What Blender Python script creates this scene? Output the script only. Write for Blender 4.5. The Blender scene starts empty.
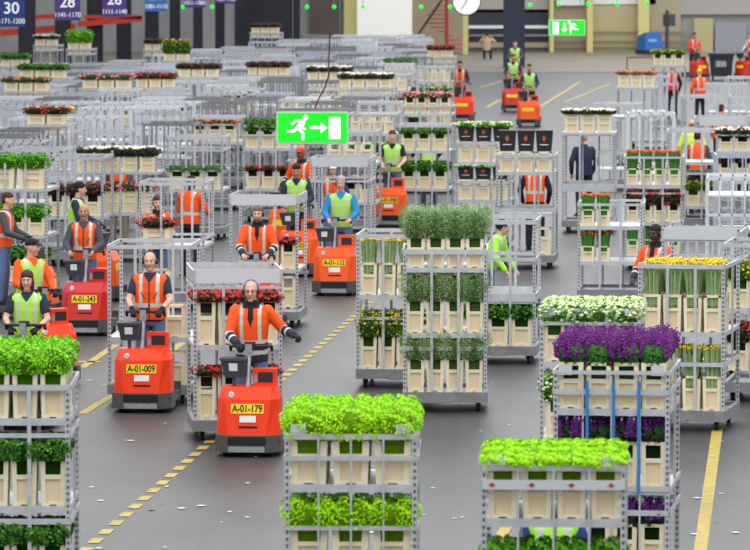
import bpy, bmesh, math, random
import numpy as np
from mathutils import Vector, Matrix, Euler
R = math.radians
S = bpy.context.scene
COL = S.collection

# ---------------------------------------------------------------- camera, world, light, exposure
F = 5000.0                       # focal length in pixels of a 750 px wide frame
PITCH = math.atan(338.0 / F)
CAMH = 6.0
cam = bpy.data.cameras.new('camera')
cam.sensor_width = 36.0
cam.lens = F / 750.0 * 36.0
cam.clip_end = 1000
cam.dof.use_dof = True
cam.dof.focus_distance = 62.0
cam.dof.aperture_fstop = 6.3
camo = bpy.data.objects.new('camera', cam)
camo.location = (0, 0, CAMH)
camo.rotation_euler = (math.pi / 2 - PITCH, 0, 0)
COL.objects.link(camo)
S.camera = camo

w = bpy.data.worlds.new('hall_air'); S.world = w; w.use_nodes = True
bg = w.node_tree.nodes['Background']
bg.inputs[0].default_value = (0.86, 0.92, 1.0, 1)
bg.inputs[1].default_value = 0.62
for i, (x, y) in enumerate([(0, 50), (8, 115), (16, 180), (24, 245)]):
    l = bpy.data.lights.new('ceiling_lamp_field', 'AREA')
    l.shape = 'RECTANGLE'; l.size = 34; l.size_y = 60; l.energy = 6000; l.color = (1, 0.985, 0.95)
    lo = bpy.data.objects.new('ceiling_lamp_field', l); lo.location = (x, y, 16); COL.objects.link(lo)
S.view_settings.view_transform = 'Standard'; S.view_settings.look = 'None'
S.view_settings.gamma = 1.0; S.view_settings.use_curve_mapping = False
S.view_settings.exposure = 0.6
S.cycles.max_bounces = 5; S.cycles.diffuse_bounces = 3; S.cycles.glossy_bounces = 2

AIS = math.atan(415.0 / F)       # the aisle runs 5.6 degrees to the right of the view
def G(px, py, z=0.0):
    """the point of the hall at height z seen at photo position px, py"""
    u = (px - 375) / F; v = (275 - py) / F
    d = Vector((u, math.cos(PITCH) + v * math.sin(PITCH), -math.sin(PITCH) + v * math.cos(PITCH)))
    t = (z - CAMH) / d.z
    return Vector((d.x * t, d.y * t, z))
def GD(px, py, dist):
    u = (px - 375) / F; v = (275 - py) / F
    d = Vector((u, math.cos(PITCH) + v * math.sin(PITCH), -math.sin(PITCH) + v * math.cos(PITCH)))
    t = dist / d.y
    return Vector((d.x * t, dist, CAMH + d.z * t))

# ---------------------------------------------------------------- materials
def lin(c):
    return tuple(((v / 255) / 12.92 if v / 255 <= 0.04045 else ((v / 255 + 0.055) / 1.055) ** 2.4) for v in c) + (1,)
MATS = {}
def mat(name, c, rough=0.6, metal=0.0, var=0.0, scale=20.0, island=0.0, emit=0.0, spec=0.5):
    if name in MATS: return MATS[name]
    m = bpy.data.materials.new(name); m.use_nodes = True; nt = m.node_tree; b = nt.nodes['Principled BSDF']
    b.inputs['Base Color'].default_value = lin(c); b.inputs['Roughness'].default_value = rough
    b.inputs['Metallic'].default_value = metal; b.inputs['Specular IOR Level'].default_value = spec
    m.diffuse_color = lin(c)
    if var or island:
        hsv = nt.nodes.new('ShaderNodeHueSaturation'); hsv.inputs['Color'].default_value = lin(c)
        mr = nt.nodes.new('ShaderNodeMapRange')
        if island:
            g = nt.nodes.new('ShaderNodeNewGeometry'); nt.links.new(g.outputs['Random Per Island'], mr.inputs['Value']); a = island
        else:
            tc = nt.nodes.new('ShaderNodeTexCoord'); nz = nt.nodes.new('ShaderNodeTexNoise')
            nz.inputs['Scale'].default_value = scale; nz.inputs['Detail'].default_value = 4
            nt.links.new(tc.outputs['Object'], nz.inputs['Vector']); nt.links.new(nz.outputs['Fac'], mr.inputs['Value']); a = var
            mr.inputs['From Min'].default_value = 0.25; mr.inputs['From Max'].default_value = 0.75
        mr.inputs['To Min'].default_value = 1 - a; mr.inputs['To Max'].default_value = 1 + a
        nt.links.new(mr.outputs['Result'], hsv.inputs['Value']); nt.links.new(hsv.outputs['Color'], b.inputs['Base Color'])
    if emit:
        b.inputs['Emission Color'].default_value = lin(c); b.inputs['Emission Strength'].default_value = emit
    MATS[name] = m
    return m
STEEL = mat('galvanised_steel', (196, 197, 200), 0.4, 0.15, var=0.12, scale=9)
STEELD = mat('worn_steel', (140, 140, 142), 0.45, 0.3, var=0.18, scale=7)
HOLE = mat('punched_hole', (84, 84, 88), 0.9)
RUBBER = mat('black_rubber', (26, 26, 28), 0.8)
BLACK = mat('black_plastic', (32, 33, 37), 0.5)
DGREY = mat('dark_grey_plastic', (66, 68, 74), 0.5)
BEIGE = mat('beige_plastic', (245, 231, 198), 0.5, var=0.05, scale=6)
BEIGE_SHADE = mat('beige_plastic_shade', (233, 213, 174), 0.55, var=0.05, scale=6)
ORED = mat('orange_red_paint', (248, 60, 2), 0.4, var=0.05, scale=3, spec=.35)
OORG = mat('orange_paint', (252, 90, 10), 0.4, var=0.05, scale=3, spec=.35)
RED = mat('red_paint', (208, 28, 20), 0.35, var=0.05, scale=3)
BUMP = mat('scuffed_bumper', (84, 80, 78), 0.55, 0.2, var=0.35, scale=14)
SILV = mat('brushed_plate', (160, 162, 166), 0.4, 0.4, var=0.2, scale=20)
WHITE = mat('white_label', (238, 240, 240), 0.6)
YEL = mat('yellow_plate', (250, 214, 20), 0.5)
INK = mat('black_ink', (20, 20, 20), 0.7)

# ---------------------------------------------------------------- mesh helpers
class MB:
    def __init__(s): s.v = []; s.f = []; s.m = []
    def add(s, vs, fs, mi=0):
        o = len(s.v); s.v.extend([tuple(p) for p in vs]); s.f.extend([tuple(i + o for i in f) for f in fs]); s.m.extend([mi] * len(fs)); return s
    def box(s, x0, x1, y0, y1, z0, z1, mi=0):
        return s.add([(x0, y0, z0), (x1, y0, z0), (x1, y1, z0), (x0, y1, z0), (x0, y0, z1), (x1, y0, z1), (x1, y1, z1), (x0, y1, z1)],
              [(3, 2, 1, 0), (4, 5, 6, 7), (0, 1, 5, 4), (1, 2, 6, 5), (2, 3, 7, 6), (3, 0, 4, 7)], mi)
    def prism(s, lo, hi, mi=0):
        """loft between two same-length closed outlines"""
        n = len(lo); fs = [tuple(range(n))[::-1], tuple(range(n, 2 * n))] + [(i, (i + 1) % n, n + (i + 1) % n, n + i) for i in range(n)]
        return s.add(list(lo) + list(hi), fs, mi)
    def tube(s, p, q, r, r2=None, n=8, mi=0):
        p = Vector(p); q = Vector(q); r2 = r if r2 is None else r2
        d = (q - p).normalized(); a = d.orthogonal().normalized(); b = d.cross(a)
        lo = [p + (a * math.cos(t) + b * math.sin(t)) * r for t in [2 * math.pi * i / n for i in range(n)]]
        hi = [q + (a * math.cos(t) + b * math.sin(t)) * r2 for t in [2 * math.pi * i / n for i in range(n)]]
        return s.prism(lo, hi, mi)
    def ball(s, c, r, mi=0, n=10, k=6, M=None):
        if not hasattr(r, '__len__'): r = (r, r, r)
        vs = [(0, 0, 1)] + [(math.sin(math.pi * j / k) * math.cos(2 * math.pi * i / n), math.sin(math.pi * j / k) * math.sin(2 * math.pi * i / n), math.cos(math.pi * j / k)) for j in range(1, k) for i in range(n)] + [(0, 0, -1)]
        out = []
        for v in vs:
            p = Vector((v[0] * r[0], v[1] * r[1], v[2] * r[2]))
            if M is not None: p = M @ p
            out.append(p + Vector(c))
        fs = [(0, 1 + i, 1 + (i + 1) % n) for i in range(n)]
        for j in range(k - 2):
            for i in range(n):
                a = 1 + j * n; fs.append((a + i, a + n + i, a + n + (i + 1) % n, a + (i + 1) % n))
        a = 1 + (k - 2) * n; L = len(vs) - 1
        fs += [(L, a + (i + 1) % n, a + i) for i in range(n)]
        return s.add(out, fs, mi)
    def caps(s, p, q, r, r2=None, mi=0, n=10):
        r2 = r if r2 is None else r2
        return s.tube(p, q, r, r2, n, mi).ball(p, r, mi, n).ball(q, r2, mi, n)
    def mesh(s, name, mats, smooth=False):
        me = bpy.data.meshes.new(name); me.from_pydata([tuple(v) for v in s.v], [], s.f); me.update()
        for m in mats: me.materials.append(m)
        if len(mats) > 1: me.polygons.foreach_set('material_index', s.m)
        if smooth: me.polygons.foreach_set('use_smooth', [True] * len(me.polygons))
        return me
def ob(name, me, parent=None, loc=None, rz=None):
    o = bpy.data.objects.new(name, me); COL.objects.link(o)
    if parent is not None: o.parent = parent
    if loc is not None: o.location = loc
    if rz is not None: o.rotation_euler = (0, 0, rz)
    return o
def tag(o, label=None, cat=None, group=None, kind=None):
    if label: o['label'] = label
    if cat: o['category'] = cat
    if group: o['group'] = group
    if kind: o['kind'] = kind
    return o
def root(name, loc, rz, label, cat, group=None):
    return tag(ob(name, None, None, loc, rz), label, cat, group)
CACHE = {}
def cached(key, fn):
    if key not in CACHE: CACHE[key] = fn()
    return CACHE[key]

# ---------------------------------------------------------------- floor, markings, back wall
def floor_material():
    m = bpy.data.materials.new('worn_floor'); m.use_nodes = True; nt = m.node_tree; b = nt.nodes['Principled BSDF']
    tc = nt.nodes.new('ShaderNodeTexCoord')
    n1 = nt.nodes.new('ShaderNodeTexNoise'); n1.inputs['Scale'].default_value = 0.35; n1.inputs['Detail'].default_value = 6
    mp = nt.nodes.new('ShaderNodeMapping'); mp.inputs['Rotation'].default_value = (0, 0, AIS); mp.inputs['Scale'].default_value = (1.0, 0.16, 1)
    n2 = nt.nodes.new('ShaderNodeTexNoise'); n2.inputs['Scale'].default_value = 3.5; n2.inputs['Detail'].default_value = 7
    n3 = nt.nodes.new('ShaderNodeTexNoise'); n3.inputs['Scale'].default_value = 55; n3.inputs['Detail'].default_value = 2
    nt.links.new(tc.outputs['Object'], mp.inputs['Vector']); nt.links.new(tc.outputs['Object'], n1.inputs['Vector'])
    nt.links.new(mp.outputs['Vector'], n2.inputs['Vector']); nt.links.new(tc.outputs['Object'], n3.inputs['Vector'])
    a1 = nt.nodes.new('ShaderNodeMath'); a1.operation = 'MULTIPLY_ADD'; a1.inputs[1].default_value = 0.6
    nt.links.new(n1.outputs['Fac'], a1.inputs[0])
    a0 = nt.nodes.new('ShaderNodeMath'); a0.operation = 'MULTIPLY_ADD'; a0.inputs[1].default_value = 0.25; nt.links.new(n3.outputs['Fac'], a0.inputs[0])
    a2 = nt.nodes.new('ShaderNodeMath'); a2.operation = 'MULTIPLY'; a2.inputs[1].default_value = 0.5; nt.links.new(n2.outputs['Fac'], a2.inputs[0])
    nt.links.new(a2.outputs[0], a0.inputs[2]); nt.links.new(a0.outputs[0], a1.inputs[2])
    cr = nt.nodes.new('ShaderNodeValToRGB'); cr.color_ramp.elements[0].position = 0.42; cr.color_ramp.elements[0].color = lin((40, 40, 42))
    cr.color_ramp.elements[1].position = 0.95; cr.color_ramp.elements[1].color = lin((70, 69, 70))
    nt.links.new(a1.outputs[0], cr.inputs['Fac']); nt.links.new(cr.outputs['Color'], b.inputs['Base Color'])
    b.inputs['Roughness'].default_value = 0.44; b.inputs['Specular IOR Level'].default_value = 0.5
    return m
tag(ob('floor', MB().box(-70, 95, -15, 222, -0.2, 0).mesh('floor', [floor_material()])), kind='structure')
tag(ob('floor', MB().box(-70, 95, 222, 275, -0.2, 0.02).mesh('floor_apron', [mat('sandy_concrete', (120, 112, 100), 0.6, var=0.14, scale=0.5)])), kind='structure')
TAPE = mat('yellow_floor_paint', (176, 154, 60), 0.6, var=0.25, scale=5)
adir = Vector((math.sin(AIS), math.cos(AIS), 0)); aside = Vector((adir.y, -adir.x, 0))
def strip(mb, p, q, wd, z=0.006):
    p = Vector(p); q = Vector(q); d = (q - p).normalized(); s_ = Vector((d.y, -d.x, 0)) * wd / 2
    mb.add([(p - s_) + Vector((0, 0, z)), (p + s_) + Vector((0, 0, z)), (q + s_) + Vector((0, 0, z)), (q - s_) + Vector((0, 0, z))], [(0, 1, 2, 3)])
mb = MB(); p0 = G(82, 553); L = (G(371, 303) - p0).length; per = 0.76
for i in range(int(L / per) + 1):
    a = p0 + adir * (i * per); strip(mb, a, a + adir * 0.42, 0.12)
tag(ob('floor_marking', mb.mesh('dashes', [TAPE])), 'dashed yellow line running diagonally up the grey floor', 'floor marking', kind='structure')
mb = MB(); strip(mb, G(699, 560), G(718, 425), 0.13); strip(mb, G(713, 504, 0), G(752, 504), 0.012)
strip(mb, G(82, 414), G(112, 396), 0.12); strip(mb, G(112, 396), G(240, 300), 0.12)
strip(mb, G(66, 362), G(100, 362), 0.22); strip(mb, G(82, 368), G(116, 345), 0.12)
strip(mb, G(540, 107), G(580, 82), 0.14); strip(mb, G(505, 80), G(480, 88), 0.12); strip(mb, G(565, 102), G(610, 84), 0.12); strip(mb, G(486, 108), G(500, 100), 0.14)
strip(mb, G(540, 510), G(546, 530), 0.1); strip(mb, G(495, 545), G(515, 515), 0.12)
tag(ob('floor_marking', mb.mesh('lines', [TAPE])), kind='structure')
# scraps of paper, petals and leaves
random.seed(5); mb = MB()
for i in range(260):
    yy = 60 + 490 * random.random() ** 0.8; xx = random.random() * 760
    p = G(xx, yy); r = random.uniform(0.008, 0.035); a = random.random() * 3.1
    ln = random.uniform(1, 2.6)
    mb.add([p + Vector((math.cos(a + t) * r * (ln if k % 2 else 1), math.sin(a + t) * r * ln, 0.01)) for k, t in enumerate((0, 1.5, 3.0, 4.6))], [(0, 1, 2, 3)], 0 if random.random() < .75 else 1)
tag(ob('floor_litter', mb.mesh('litter', [mat('paper_scrap', (225, 224, 222), 0.8), mat('leaf_scrap', (120, 112, 84), 0.8)])), 'pale petals and paper scraps scattered over the grey floor', 'litter', kind='stuff')

YW = 261.0
def wx(px): return (px - 375) / F * YW
def wz(py): return CAMH - (py + 63) / F * YW
WALLG = mat('grey_wall_panel', (166, 164, 162), 0.7, var=0.16, scale=0.6)
CREAM = mat('cream_wall_panel', (184, 174, 130), 0.7, var=0.06, scale=0.6)
TAN = mat('tan_wall_panel', (168, 152, 126), 0.7, var=0.06, scale=0.6)
PALEY = mat('pale_yellow_paint', (214, 204, 132), 0.6)
NAVY = mat('dark_navy_steel', (34, 36, 48), 0.55, var=0.12, scale=1.5)
DOCK = mat('dark_dock_opening', (52, 55, 68), 0.7, var=0.15, scale=1.0)
tag(ob('wall_back', MB().box(-70, 95, YW, YW + 0.4, 0, 9).mesh('wall', [WALLG])), kind='structure')
def panel(name, x0, x1, y0, y1, m, dy=0.05, th=0.25):
    o = ob(name, MB().box(wx(x0), wx(x1), YW - dy - th, YW - dy, max(wz(y1), 0.02), wz(y0)).mesh(name, [m])); return tag(o, kind='structure')
panel('door_1', 240, 300, -60, 60, NAVY); panel('door_2', 310, 344, -30, 60, mat('brown_roller_door', (96, 86, 78), 0.7, var=0.1, scale=1))
panel('wall_panel', 344, 358, -60, 60, PALEY)
panel('wall_panel', 412, 466, -60, 60, TAN, 0.02)
panel('door_3', 466, 548, -60, 12, mat('grey_lintel', (176, 170, 160), .7)); panel('door_4', 470, 548, 9, 46, DOCK)
for a, b, m in ((25, 28, WHITE), (34, 36, STEELD), (42, 47, TAN)):
    panel('trim_1', 468, 552, a, b, m, 0.35, 0.1)
panel('wall_panel', 548, 590, -60, 52, TAN); panel('wall_panel', 590, 638, 5, 52, CREAM); panel('wall_panel', 638, 680, -60, 52, mat('tan_wall_dark', (170, 158, 132), .7))
panel('window_1', 585, 655, -8, 4, mat('white_strip_window', (230, 232, 232), .5)); panel('window_2', 556, 584, -4, 5, mat('white_strip_window', (230, 232, 232), .5), 0.35)
for y in (31, 40, 46): panel('trim_2', 550, 760, y, y + 1.5, mat('rail_brown', (140, 128, 108), .7), 0.4, 0.08)
for x0, x1 in ((549, 553), (586, 592), (637, 648)): tag(ob('pillar_yellow', MB().box(wx(x0), wx(x1), YW - 0.9, YW - 0.5, 0.02, 8).mesh('pillar', [PALEY])), kind='structure')
panel('wall_panel', 680, 760, -60, 14, mat('pale_grey_panel', (166, 162, 158), .7)); panel('door_5', 693, 712, 18, 52, CREAM, 0.35)
panel('door_6', 714, 745, 22, 54, mat('blueish_door', (148, 150, 160), .6), 0.35)
pp = G(465.5, 55); tag(ob('pillar_yellow', MB().box(pp.x - .13, pp.x + .13, pp.y, pp.y + .3, 0, 8).mesh('pillar', [PALEY])), kind='structure')
# bright roller door with daylight behind
tag(ob('window_3', MB().box(wx(357), wx(412), YW - 0.5, YW - 0.35, 0.02, wz(-14)).mesh('bright', [mat('daylit_doorway', (255, 252, 245), 0.6, emit=0.12)])), kind='structure')
# dark columns marching back
def column(px, by, wpx, m=NAVY):
    p = G(px, by); s = (by + 63) / 6; h = wpx / s / 2
    mb = MB().box(p.x - h, p.x + h, p.y, p.y + 2 * h, 0, 9)
    mb.box(p.x - h * 1.08, p.x - h * .8, p.y - .03, p.y + .05, 0, 9); mb.box(p.x + h * .8, p.x + h * 1.08, p.y - .03, p.y + .05, 0, 9)
    tag(ob('column_dark', mb.mesh('column', [m])), kind='structure')
for px, by, wp in ((27, 66, 16), (63, 64, 15), (95, 62, 15), (124, 60, 14), (152, 58, 13), (175, 56, 10), (198, 56, 9), (220, 54, 9), (239, 54, 8), (253, 52, 7), (266, 52, 7), (281, 52, 7)):
    column(px, by, wp)
column(514, 68, 20, mat('blue_black_steel', (36, 44, 66), .5, var=.1, scale=1.5))
# grey beam structure far left: red belts on a conveyor bridge
mb = MB()
a = GD(0, 20, 200); b = GD(140, 10, 200)
for (xa, ya, xb, yb, h) in ((34, 17, 80, 15, .22), (84, 17, 142, 17, .18), (0, 33, 75, 27, .32), (78, 24, 142, 19, .26)):
    a = GD(xa, ya, 240); b = GD(xb, yb, 240)
    mb.prism([(a.x, 240, a.z - h / 2), (a.x, 240.4, a.z - h / 2), (a.x, 240.4, a.z + h / 2), (a.x, 240, a.z + h / 2)],
             [(b.x, 240, b.z - h / 2), (b.x, 240.4, b.z - h / 2), (b.x, 240.4, b.z + h / 2), (b.x, 240, b.z + h / 2)])
tag(ob('conveyor_bridge', mb.mesh('bridge', [mat('red_guard', (214, 66, 44), .6, var=.15, scale=1)])), 'red guard boards of a sloping bridge behind the dark columns', 'bridge', kind='structure')
# red spiral stair
REDP = mat('stair_red', (188, 52, 44), .6)
r_ = root('spiral_staircase', GD(432, 60, 256).to_2d().to_3d(), 0, 'red spiral staircase beside the bright doorway at the back wall', 'staircase')
mb = MB(); mb.tube((0.75, 0, 0), (0.75, 0, 5), .09)
ob('pole', mb.mesh('pole', [REDP]), r_)
for i in range(16):
    t = i * .42; z = .25 + i * .22
    ob('stair_tread', MB().prism([(0.75, 0, z), (.75 + 1.0 * math.cos(t), 1.0 * math.sin(t) + 1, z), (.75 + 1.0 * math.cos(t + .4), 1.0 * math.sin(t + .4) + 1, z)],
                  [(.75, 0, z + .05), (.75 + 1.0 * math.cos(t), 1.0 * math.sin(t) + 1, z + .05), (.75 + 1.0 * math.cos(t + .4), 1.0 * math.sin(t + .4) + 1, z + .05)]).mesh('tread', [REDP]), r_)
mb = MB(); pts = [(-1.0 + i * .17, -.2, .6 + .25 * i) for i in range(11)]
for p, q in zip(pts, pts[1:]): mb.tube(p, q, .06)
ob('handrail', mb.mesh('handrail', [mat('stair_dark', (62, 40, 44), .6)]), r_)

# ---------------------------------------------------------------- hanging signs, clock, lamps
def text(body, size, m, parent, loc, rx=math.pi / 2, align='CENTER', off=0.0, sx=1.0, name='lettering'):
    c = bpy.data.curves.new('lettering', 'FONT'); c.body = body; c.size = size; c.align_x = align; c.align_y = 'CENTER'; c.extrude = 0.002; c.offset = off
    c.materials.append(m); t_ = bpy.data.objects.new('tmp', c); COL.objects.link(t_); dg = bpy.context.evaluated_depsgraph_get()
    me = bpy.data.meshes.new_from_object(t_.evaluated_get(dg), depsgraph=dg); bpy.data.objects.remove(t_); bpy.data.curves.remove(c)
    o = bpy.data.objects.new(name, me); COL.objects.link(o); o.parent = parent; o.location = loc; o.rotation_euler = (rx, 0, 0); o.scale = (sx, 1, 1)
    return o
SIGNB = mat('sign_purple', (74, 50, 122), .6); SIGNN = mat('sign_navy', (38, 56, 120), .6); SIGNL = mat('sign_blue', (44, 104, 172), .6); SIGNT = mat('sign_white_ink', (236, 238, 245), .6, emit=.1)
for (cx, yb, wpx, dist, m, num, rng, top) in ((11.5, 27, 26, 124, SIGNN, '30', '1171 - 1200', True), (67.5, 20.5, 25.5, 129, SIGNB, '28', '1141 - 1170', False), (114.5, 17, 24, 136, SIGNB, '26', '1111 - 1140', False),
                                   (156, 11.3, 22, 145, SIGNL, '24', '1081 - 1110', False), (194.5, 7.5, 21, 155, SIGNB, '22', '1051 - 1080', False), (226, 3.5, 19, 165, SIGNB, '20', '1021 - 1050', False)):
    p = GD(cx, yb, dist); s = F / dist; W = wpx / s; H = W * 1.14
    r_ = root('aisle_sign', p, 0, f'hanging blue or purple aisle sign numbered {num} above the rows of trolleys', 'sign', 'numbered aisle signs')
    r_['label'] = f"{'purple' if m is SIGNB else 'navy' if m is SIGNN else 'bright blue'} hanging aisle sign with number {num} and range {rng.replace(' ', '')}" if num not in ('22', '20') else f"purple hanging aisle sign with the number range {rng.replace(' ', '')}, cut by the frame"
    bd = ob('sign_board', MB().box(-W / 2, W / 2, 0, .04, 0, H).mesh('board', [m]), r_)
    text(num, H * .54, SIGNT, bd, (0, -.004, H * .62), off=.006); text(rng.replace(' ', ''), H * .235, SIGNT, bd, (0, -.004, H * .19), off=.0015, sx=.9)
    if top: ob('top_strip', MB().box(-W / 2, W / 2, -.002, .04, H, H + .05).mesh('strip', [mat('orange_strip', (224, 110, 60), .6)]), r_)
    ob('hanger_rod', MB().tube((-W * .35, .02, H), (-W * .35, .02, H + 3), .008).tube((W * .35, .02, H), (W * .35, .02, H + 3), .008).mesh('rod', [STEELD]), r_)

GREEN = mat('exit_green', (0, 226, 22), .5, emit=.35); EXW = mat('exit_white', (250, 255, 250), .5, emit=.4)
def poly_plate(polys, m, y, th=.004, name='pictogram'):
    mb = MB()
    for P in polys: mb.prism([(x, y, z) for x, z in P], [(x, y - th, z) for x, z in P])
    return mb.mesh(name, [m])
def stroke(a, b, r1, r2=None, n=8):
    r2 = r1 if r2 is None else r2; a = Vector(a); b = Vector(b); d = (b - a).normalized(); t0 = math.atan2(d.y, d.x)
    P = [(b.x + r2 * math.cos(t0 - math.pi / 2 + math.pi * i / n), b.y + r2 * math.sin(t0 - math.pi / 2 + math.pi * i / n)) for i in range(n + 1)]
    P += [(a.x + r1 * math.cos(t0 + math.pi / 2 + math.pi * i / n), a.y + r1 * math.sin(t0 + math.pi / 2 + math.pi * i / n)) for i in range(n + 1)]
    return P
def man_polys(c):   # zoomed-photo coordinates -> sign coordinates through c
    pts = [stroke(c(318, 178), c(318.1, 178), 21), stroke(c(298, 205), c(262, 255), 19, 19), stroke(c(282, 200), c(240, 203), 9), stroke(c(240, 203), c(212, 228), 9),
           stroke(c(305, 225), c(290, 252), 9), stroke(c(288, 250), c(314, 268), 8), stroke(c(250, 262), c(222, 284), 14, 11), stroke(c(222, 284), c(178, 282), 11), stroke(c(262, 258), c(296, 298), 15, 11), stroke(c(296, 298), c(296, 344), 12)]
    return pts
# scale: 540 zoom px across the green = sign width
def exit_sign(p, W, H, label, kind):
    r_ = root('exit_sign', p, 0, label, 'sign')
    fr = ob('frame', MB().box(-W / 2 - .02, W / 2 + .02, 0, .06, -.02, H + .02).mesh('frame', [mat('sign_frame', (196, 214, 196), .5)]), r_)
    ob('green_panel', MB().box(-W / 2, W / 2, -.006, .02, 0, H).mesh('panel', [GREEN]), r_)
    if kind == 1:
        k = W / 540
        c = lambda x, y: ((x - 372), (256 - y))
        P = [[(x * k, z * k + H / 2) for x, z in q] for q in man_polys(c)]
        P.append([((x - 372) * k, (256 - y) * k + H / 2) for x, y in ((348, 245), (348, 268), (436, 268), (436, 302), (488, 257), (436, 212), (436, 245))])
        P.append([((x - 372) * k, (256 - y) * k + H / 2) for x, y in ((500, 174), (500, 346), (592, 346), (592, 174))])
    else:
        k = W / 216
        P = [[(-(x - 372) * k * .40 + .20 * W * 1.0 - .03, (256 - y) * k * .40 + H / 2) for x, y in [(a + 372, 256 - b) for a, b in q]] for q in man_polys(lambda x, y: ((x - 262), (262 - y)))]
        P = [q[::-1] for q in P]
        P.append([((x - 169) * k, (173 - y) * k + H / 2) for x, y in ((80, 138), (80, 212), (118, 212), (118, 138))])
        P.append([((x - 169) * k, (173 - y) * k + H / 2) for x, y in ((146, 144), (146, 178), (134, 178), (152, 204), (172, 178), (160, 178), (160, 144))])
    ob('pictogram', poly_plate(P, EXW, -.007), r_)
    return r_
d = 60.0; s = F / d
r_ = exit_sign(GD(312.5, 142, d), 69 / s, 29 / s, 'large green exit sign with running man, arrow and white door, hanging low', 1)
H = 29 / s
ob('top_bar', MB().box(-.44, .44, 0, .05, H + .025, H + .06).mesh('bar', [STEELD]), r_)
WIRE = mat('red_brown_cable', (92, 40, 34), .6)
mb = MB(); pts = [(315, 108), (317, 102), (325, 87), (328.5, 76), (329.5, 40), (330, -40)]
pts = [GD(x, y, d) - r_.location for x, y in pts]
for p, q in zip(pts, pts[1:]): mb.tube(p, q, .009, n=6)
ob('cable', mb.mesh('cable', [WIRE]), r_)
ob('hanger_wire', MB().tube((-.235, .03, H + .05), (-.235, .03, 4), .003, n=5).tube((.33, .03, H + .05), (.33, .03, 4), .003, n=5).mesh('wire', [STEELD]), r_)
d = 114.0; s = F / d
r_ = exit_sign(GD(567, 35, d), 35 / s, 14.5 / s, 'small green exit sign with door, down arrow and running man, over the lane', 2)
ob('hanger_wire', MB().tube((-.3, .03, .3), (-.3, .03, 4), .006, n=5).tube((.3, .03, .3), (.3, .03, 4), .006, n=5).mesh('wire', [STEELD]), r_)
# clock
d = 117.0; s = F / d; rr = 14.6 / s
r_ = root('wall_clock', GD(466.5, 1, d), 0, 'round white clock with thin black rim hanging at the top of the hall', 'clock')
ob('rim', MB().tube((0, 0, 0), (0, .1, 0), rr, n=40).mesh('rim', [mat('clock_rim', (40, 40, 44), .5)]), r_)
fc = ob('dial', MB().tube((0, -.01, 0), (0, 0, 0), rr * .93, n=40).mesh('dial', [mat('clock_dial', (250, 250, 248), .5, emit=.1)]), r_)
mb = MB()
for i in range(12):
    a = i * math.pi / 6; mb.tube((math.sin(a) * rr * .76, -.014, math.cos(a) * rr * .76), (math.sin(a) * rr * .87, -.014, math.cos(a) * rr * .87), .006, n=4)
ob('hour_mark', mb.mesh('marks', [INK]), fc)
ob('clock_hand', MB().tube((0, -.02, 0), (-rr * .35, -.02, -rr * .55), .008, n=5).mesh('hand', [INK]), r_); ob('clock_hand', MB().tube((0, -.02, 0), (0, -.02, rr * .7), .008, n=5).mesh('hand', [INK]), r_)
ob('hanger_rod', MB().tube((0, .05, rr), (0, .05, 3.5), .02, n=6).mesh('rod', [STEELD]), r_)
# green signal lamps in a row under a rail
GL = mat('green_lamp', (10, 225, 60), .5, emit=.7)
lm = MB().ball((0, 0, 0), .075, 0).mesh('lamp', [GL], True); rd = MB().tube((0, 0, .07), (0, 0, 3), .012, n=5).mesh('rod', [STEELD])
for i, (x, y) in enumerate(((212, 7), (183, 7), (307, 7), (334, 7), (363, 7), (421, 7), (450, 7), (530, 5), (559, 4.5), (588, 4), (617, 4), (647, 3))):
    p = GD(x, y, 178)
    nb = 'paired number signs' if i < 2 else 'brown roller door' if i < 4 else 'bright doorway' if i < 7 else 'blue-black column' if i == 7 else 'strip window'
    o = ob('signal_lamp', lm, None, p); tag(o, f'small round green signal lamp hanging in front of the {nb}, in a row with others', 'lamp', 'green signal lamps'); o['label'] = 'small round green signal lamp hanging in the row along the hall top'
    ob('rod', rd, o)

# ---------------------------------------------------------------- trolleys
def post_mesh(H):
    def f():
        mb = MB().box(-.021, .021, -.016, .016, .12, H)
        z = .3
        while z < H - .04:
            for x0, x1, y0, y1 in ((-.009, .009, -.018, -.016), (.021, .023, -.008, .008), (-.023, -.021, -.008, .008)): mb.box(x0, x1, y0, y1, z, z + .026, 1)
            z += .055
        return mb.mesh('corner_post', [STEEL, HOLE])
    return cached(('post', round(H, 2)), f)
def deck_mesh(W, D):
    def f():
        mb = MB().box(-W / 2, W / 2, 0, D, .16, .2)
        mb.box(-W / 2 - .015, W / 2 + .015, -.02, .03, .12, .25).box(-W / 2 - .015, W / 2 + .015, D - .03, D + .02, .12, .25)
        mb.box(-W / 2 - .02, -W / 2 + .03, 0, D, .12, .25).box(W / 2 - .03, W / 2 + .02, 0, D, .12, .25)
        mb.box(-.08, .08, -.14, 0, .12, .15)
        return mb.mesh('deck', [STEELD])
    return cached(('deck', W, D), f)
def wheel_mesh():
    return cached('wheel', lambda: MB().tube((-.022, 0, .065), (.022, 0, .065), .065, n=14).box(-.035, -.025, -.03, .03, .06, .15, 1).box(.025, .035, -.03, .03, .06, .15, 1).box(-.035, .035, -.04, .04, .13, .16, 1).mesh('caster', [RUBBER, STEELD]))
def shelf_mesh(W, D):
    return cached(('shelf', W, D), lambda: MB().box(-W / 2 + .01, W / 2 - .01, 0.01, D - .01, -.018, 0).box(-W / 2 + .01, W / 2 - .01, -.012, .012, -.05, .012).box(-W / 2 + .01, W / 2 - .01, D - .012, D + .012, -.05, .012)
                  .box(-W / 2 - .01, -W / 2 + .012, 0, D, -.04, .01).box(W / 2 - .012, W / 2 + .01, 0, D, -.04, .01).mesh('shelf', [STEEL]))
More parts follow.
